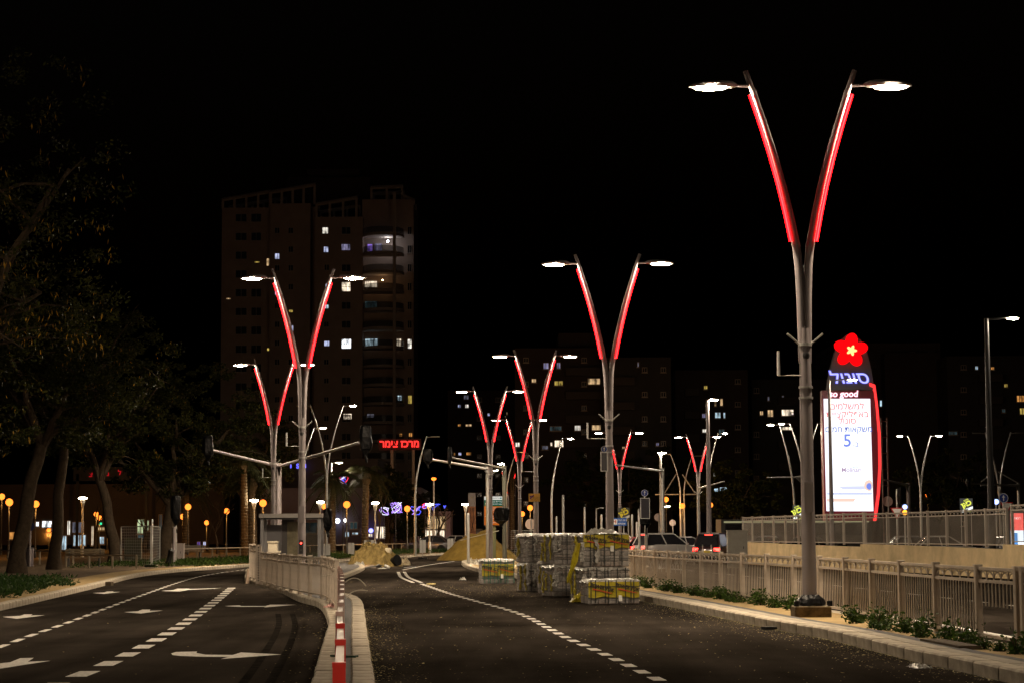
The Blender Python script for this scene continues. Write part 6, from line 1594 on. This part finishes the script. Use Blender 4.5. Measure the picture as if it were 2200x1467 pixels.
# ================================================================== vehicles
def car(label, x, y, rz, col, tail=False, head=False, suv=False, z=0.0, plate='yellow'):
    t = thing('car', label, 'car', (x, y, z), None, rz)
    paint = mat('car_paint_' + '_'.join('%02d' % int(c * 99) for c in col), col, .3, metal=.2, coat=.6)
    L, Wd, H = (4.5, .92, 1.68) if suv else (4.3, .87, 1.45)
    belt = .98 if suv else .88
    secs = [(-L / 2, .72, .35, belt - .18), (-L / 2 + .12, .84, .24, belt - .04), (-L * .3, 1, .2, belt), (0, 1, .2, belt), (L * .22, 1, .2, belt - .03), (L * .38, .97, .22, belt - .12), (L / 2 - .1, .86, .28, belt - .25), (L / 2, .74, .36, belt - .33)]
    rg = [[(x_, -w_ * Wd * .96, a), (x_, -w_ * Wd, (a + b_) / 2), (x_, -w_ * Wd * .93, b_ - .06), (x_, -w_ * Wd * .78, b_), (x_, w_ * Wd * .78, b_), (x_, w_ * Wd * .93, b_ - .06), (x_, w_ * Wd, (a + b_) / 2), (x_, w_ * Wd * .96, a)] for x_, w_, a, b_ in secs]
    MB().loft(rg).build('body', paint, t, True)
    x0, x1 = (-L / 2 + .12, L * .22) if suv else (-L / 2 + .35, L * .2)
    r0, r1 = (-L / 2 + .45, L * .02) if suv else (-L / 2 + .95, L * .0)
    cab = [[(x0, -Wd * .8, belt - .03), (x1, -Wd * .8, belt - .05), (x1, Wd * .8, belt - .05), (x0, Wd * .8, belt - .03)], [(r0, -Wd * .62, H - .07), (r1, -Wd * .62, H - .07), (r1, Wd * .62, H - .07), (r0, Wd * .62, H - .07)]]
    MB().loft(cab).build('cabin_glass', DGLASS, t)
    MB().loft([[(r0 - .06, -Wd * .64, H - .09), (r1 + .06, -Wd * .64, H - .09), (r1 + .06, Wd * .64, H - .09), (r0 - .06, Wd * .64, H - .09)], [(r0 + .1, -Wd * .54, H), (r1 - .1, -Wd * .54, H), (r1 - .1, Wd * .54, H), (r0 + .1, Wd * .54, H)]]).build('roof', paint, t, True)
    for s in (-1, 1):
        for xa, xb in ((x0, r0), (x1, r1), ((x0 + x1) / 2, (r0 + r1) / 2)): MB().tube([(xa, s * Wd * .81, belt - .04), (xb, s * Wd * .63, H - .08)], .04, 5).build('pillar', paint, t)
        MB().box((L * .17, s * (Wd + .07), belt + .02), (.12, .14, .1)).build('mirror', paint, t)
        for xw in (-L * .31, L * .31):
            wv = MB().lathe([(.2, -.1), (.31, -.1), (.33, -.07), (.33, .07), (.31, .1), (.2, .1)], n=18).build('tyre', mat('tyre', (.015, .015, .015), .8), t, loc=(xw, s * (Wd - .1), .33)); wv.rotation_euler = (R(90), 0, 0)
            MB().lathe([(.2, -.085), (.08, -.095), (.08, .095), (.2, .085)], n=10).build('rim', GALV, wv)
        tl = MB().box((-L / 2 + .05, s * Wd * .66, belt - .2), (.1, .3, .16)).build('tail_light', TAIL if tail else mat('tail_lens', (.25, .01, .01), .2), t)
        MB().box((L / 2 - .1, s * Wd * .62, belt - .36), (.14, .3, .13)).build('headlight', glow('headlight', (1, .95, .85), 12, False) if head else mat('head_lens', (.5, .5, .5), .15), t)
    MB().box((-L / 2 - .005, 0, belt - .33), (.03, .5, .12)).build('number_plate', mat('plate_yellow', (.6, .45, .03), .5), t)
    if tail: MB().box((x0 + .0, 0, belt + .0) if not suv else (r0 - .03, 0, H - .12), (.04, .4, .03)).build('brake_light', TAIL, t)
random.seed(3)
car('dark red-lit car waiting at the junction beside the tall pale cabinet', X(1546, 112), 112, R(62), (.03, .012, .015), True, suv=True)
car('silver car crossing the junction with tail lights glowing', X(1478, 138), 138, R(20), (.35, .34, .34), True)
car('red car crossing the junction right of the pallets', X(1385, 132), 132, R(24), (.30, .02, .02), True)
car('pale van-like car queueing in the middle of the junction', X(1432, 128), 128, R(28), (.40, .38, .37), True, suv=True)
car('white car behind the poster board and hospital sign', X(1352, 165), 165, R(8), (.55, .55, .55), False)
car('white car partly hidden behind the standing wrapped signal', X(1404, 168), 168, R(5), (.55, .55, .54), True)
car('dark parked car before the white pavilion', X(918, 182), 182, R(172), (.05, .04, .045), False, z=.13)
car('grey parked car left of the sand pile', X(968, 190), 190, R(165), (.25, .25, .26), True, z=.13)
car('dark car with red tail lights behind the far end of the upper fence', X(1648, 135), 135, R(70), (.03, .03, .035), True)
car('dark car behind the upper fence left of the totem', X(1738, 126), 126, R(60), (.05, .05, .055), True)
car('dark car with red tail light behind the advertising pillar', X(2150, 96), 96, R(110), (.04, .04, .045), True)
car('pale parked car seen through the upper fence', X(2030, 118), 118, R(0), (.45, .44, .42), False)
car('grey parked car seen through the upper fence, left of the pale one', X(1965, 120), 120, R(4), (.3, .3, .3), False)
bu = thing('passenger_bus', 'dark bus with a lit stripe behind the far upper fence', 'bus', (X(1700, 150), 150, 0), rz=R(3))
MB().box((0, 0, 1.45), (11, 2.5, 2.4)).build('body', mat('bus_dark', (.05, .045, .04), .4), bu); MB().box((0, -1.26, 1.9), (10.4, .03, .8)).build('window_band', DGLASS, bu); MB().box((0, -1.28, 2.45), (10.6, .03, .12)).build('light_stripe', glow('bus_stripe', (.8, .75, .4), .35, False), bu)
for x_ in (-3.4, 3.3): w1 = MB().lathe([(.2, -.12), (.45, -.12), (.45, .12), (.2, .12)], n=16).build('wheel', mat('tyre', (.015, .015, .015), .8), bu, loc=(x_, -1.15, .45)); w1.rotation_euler = (R(90), 0, 0)
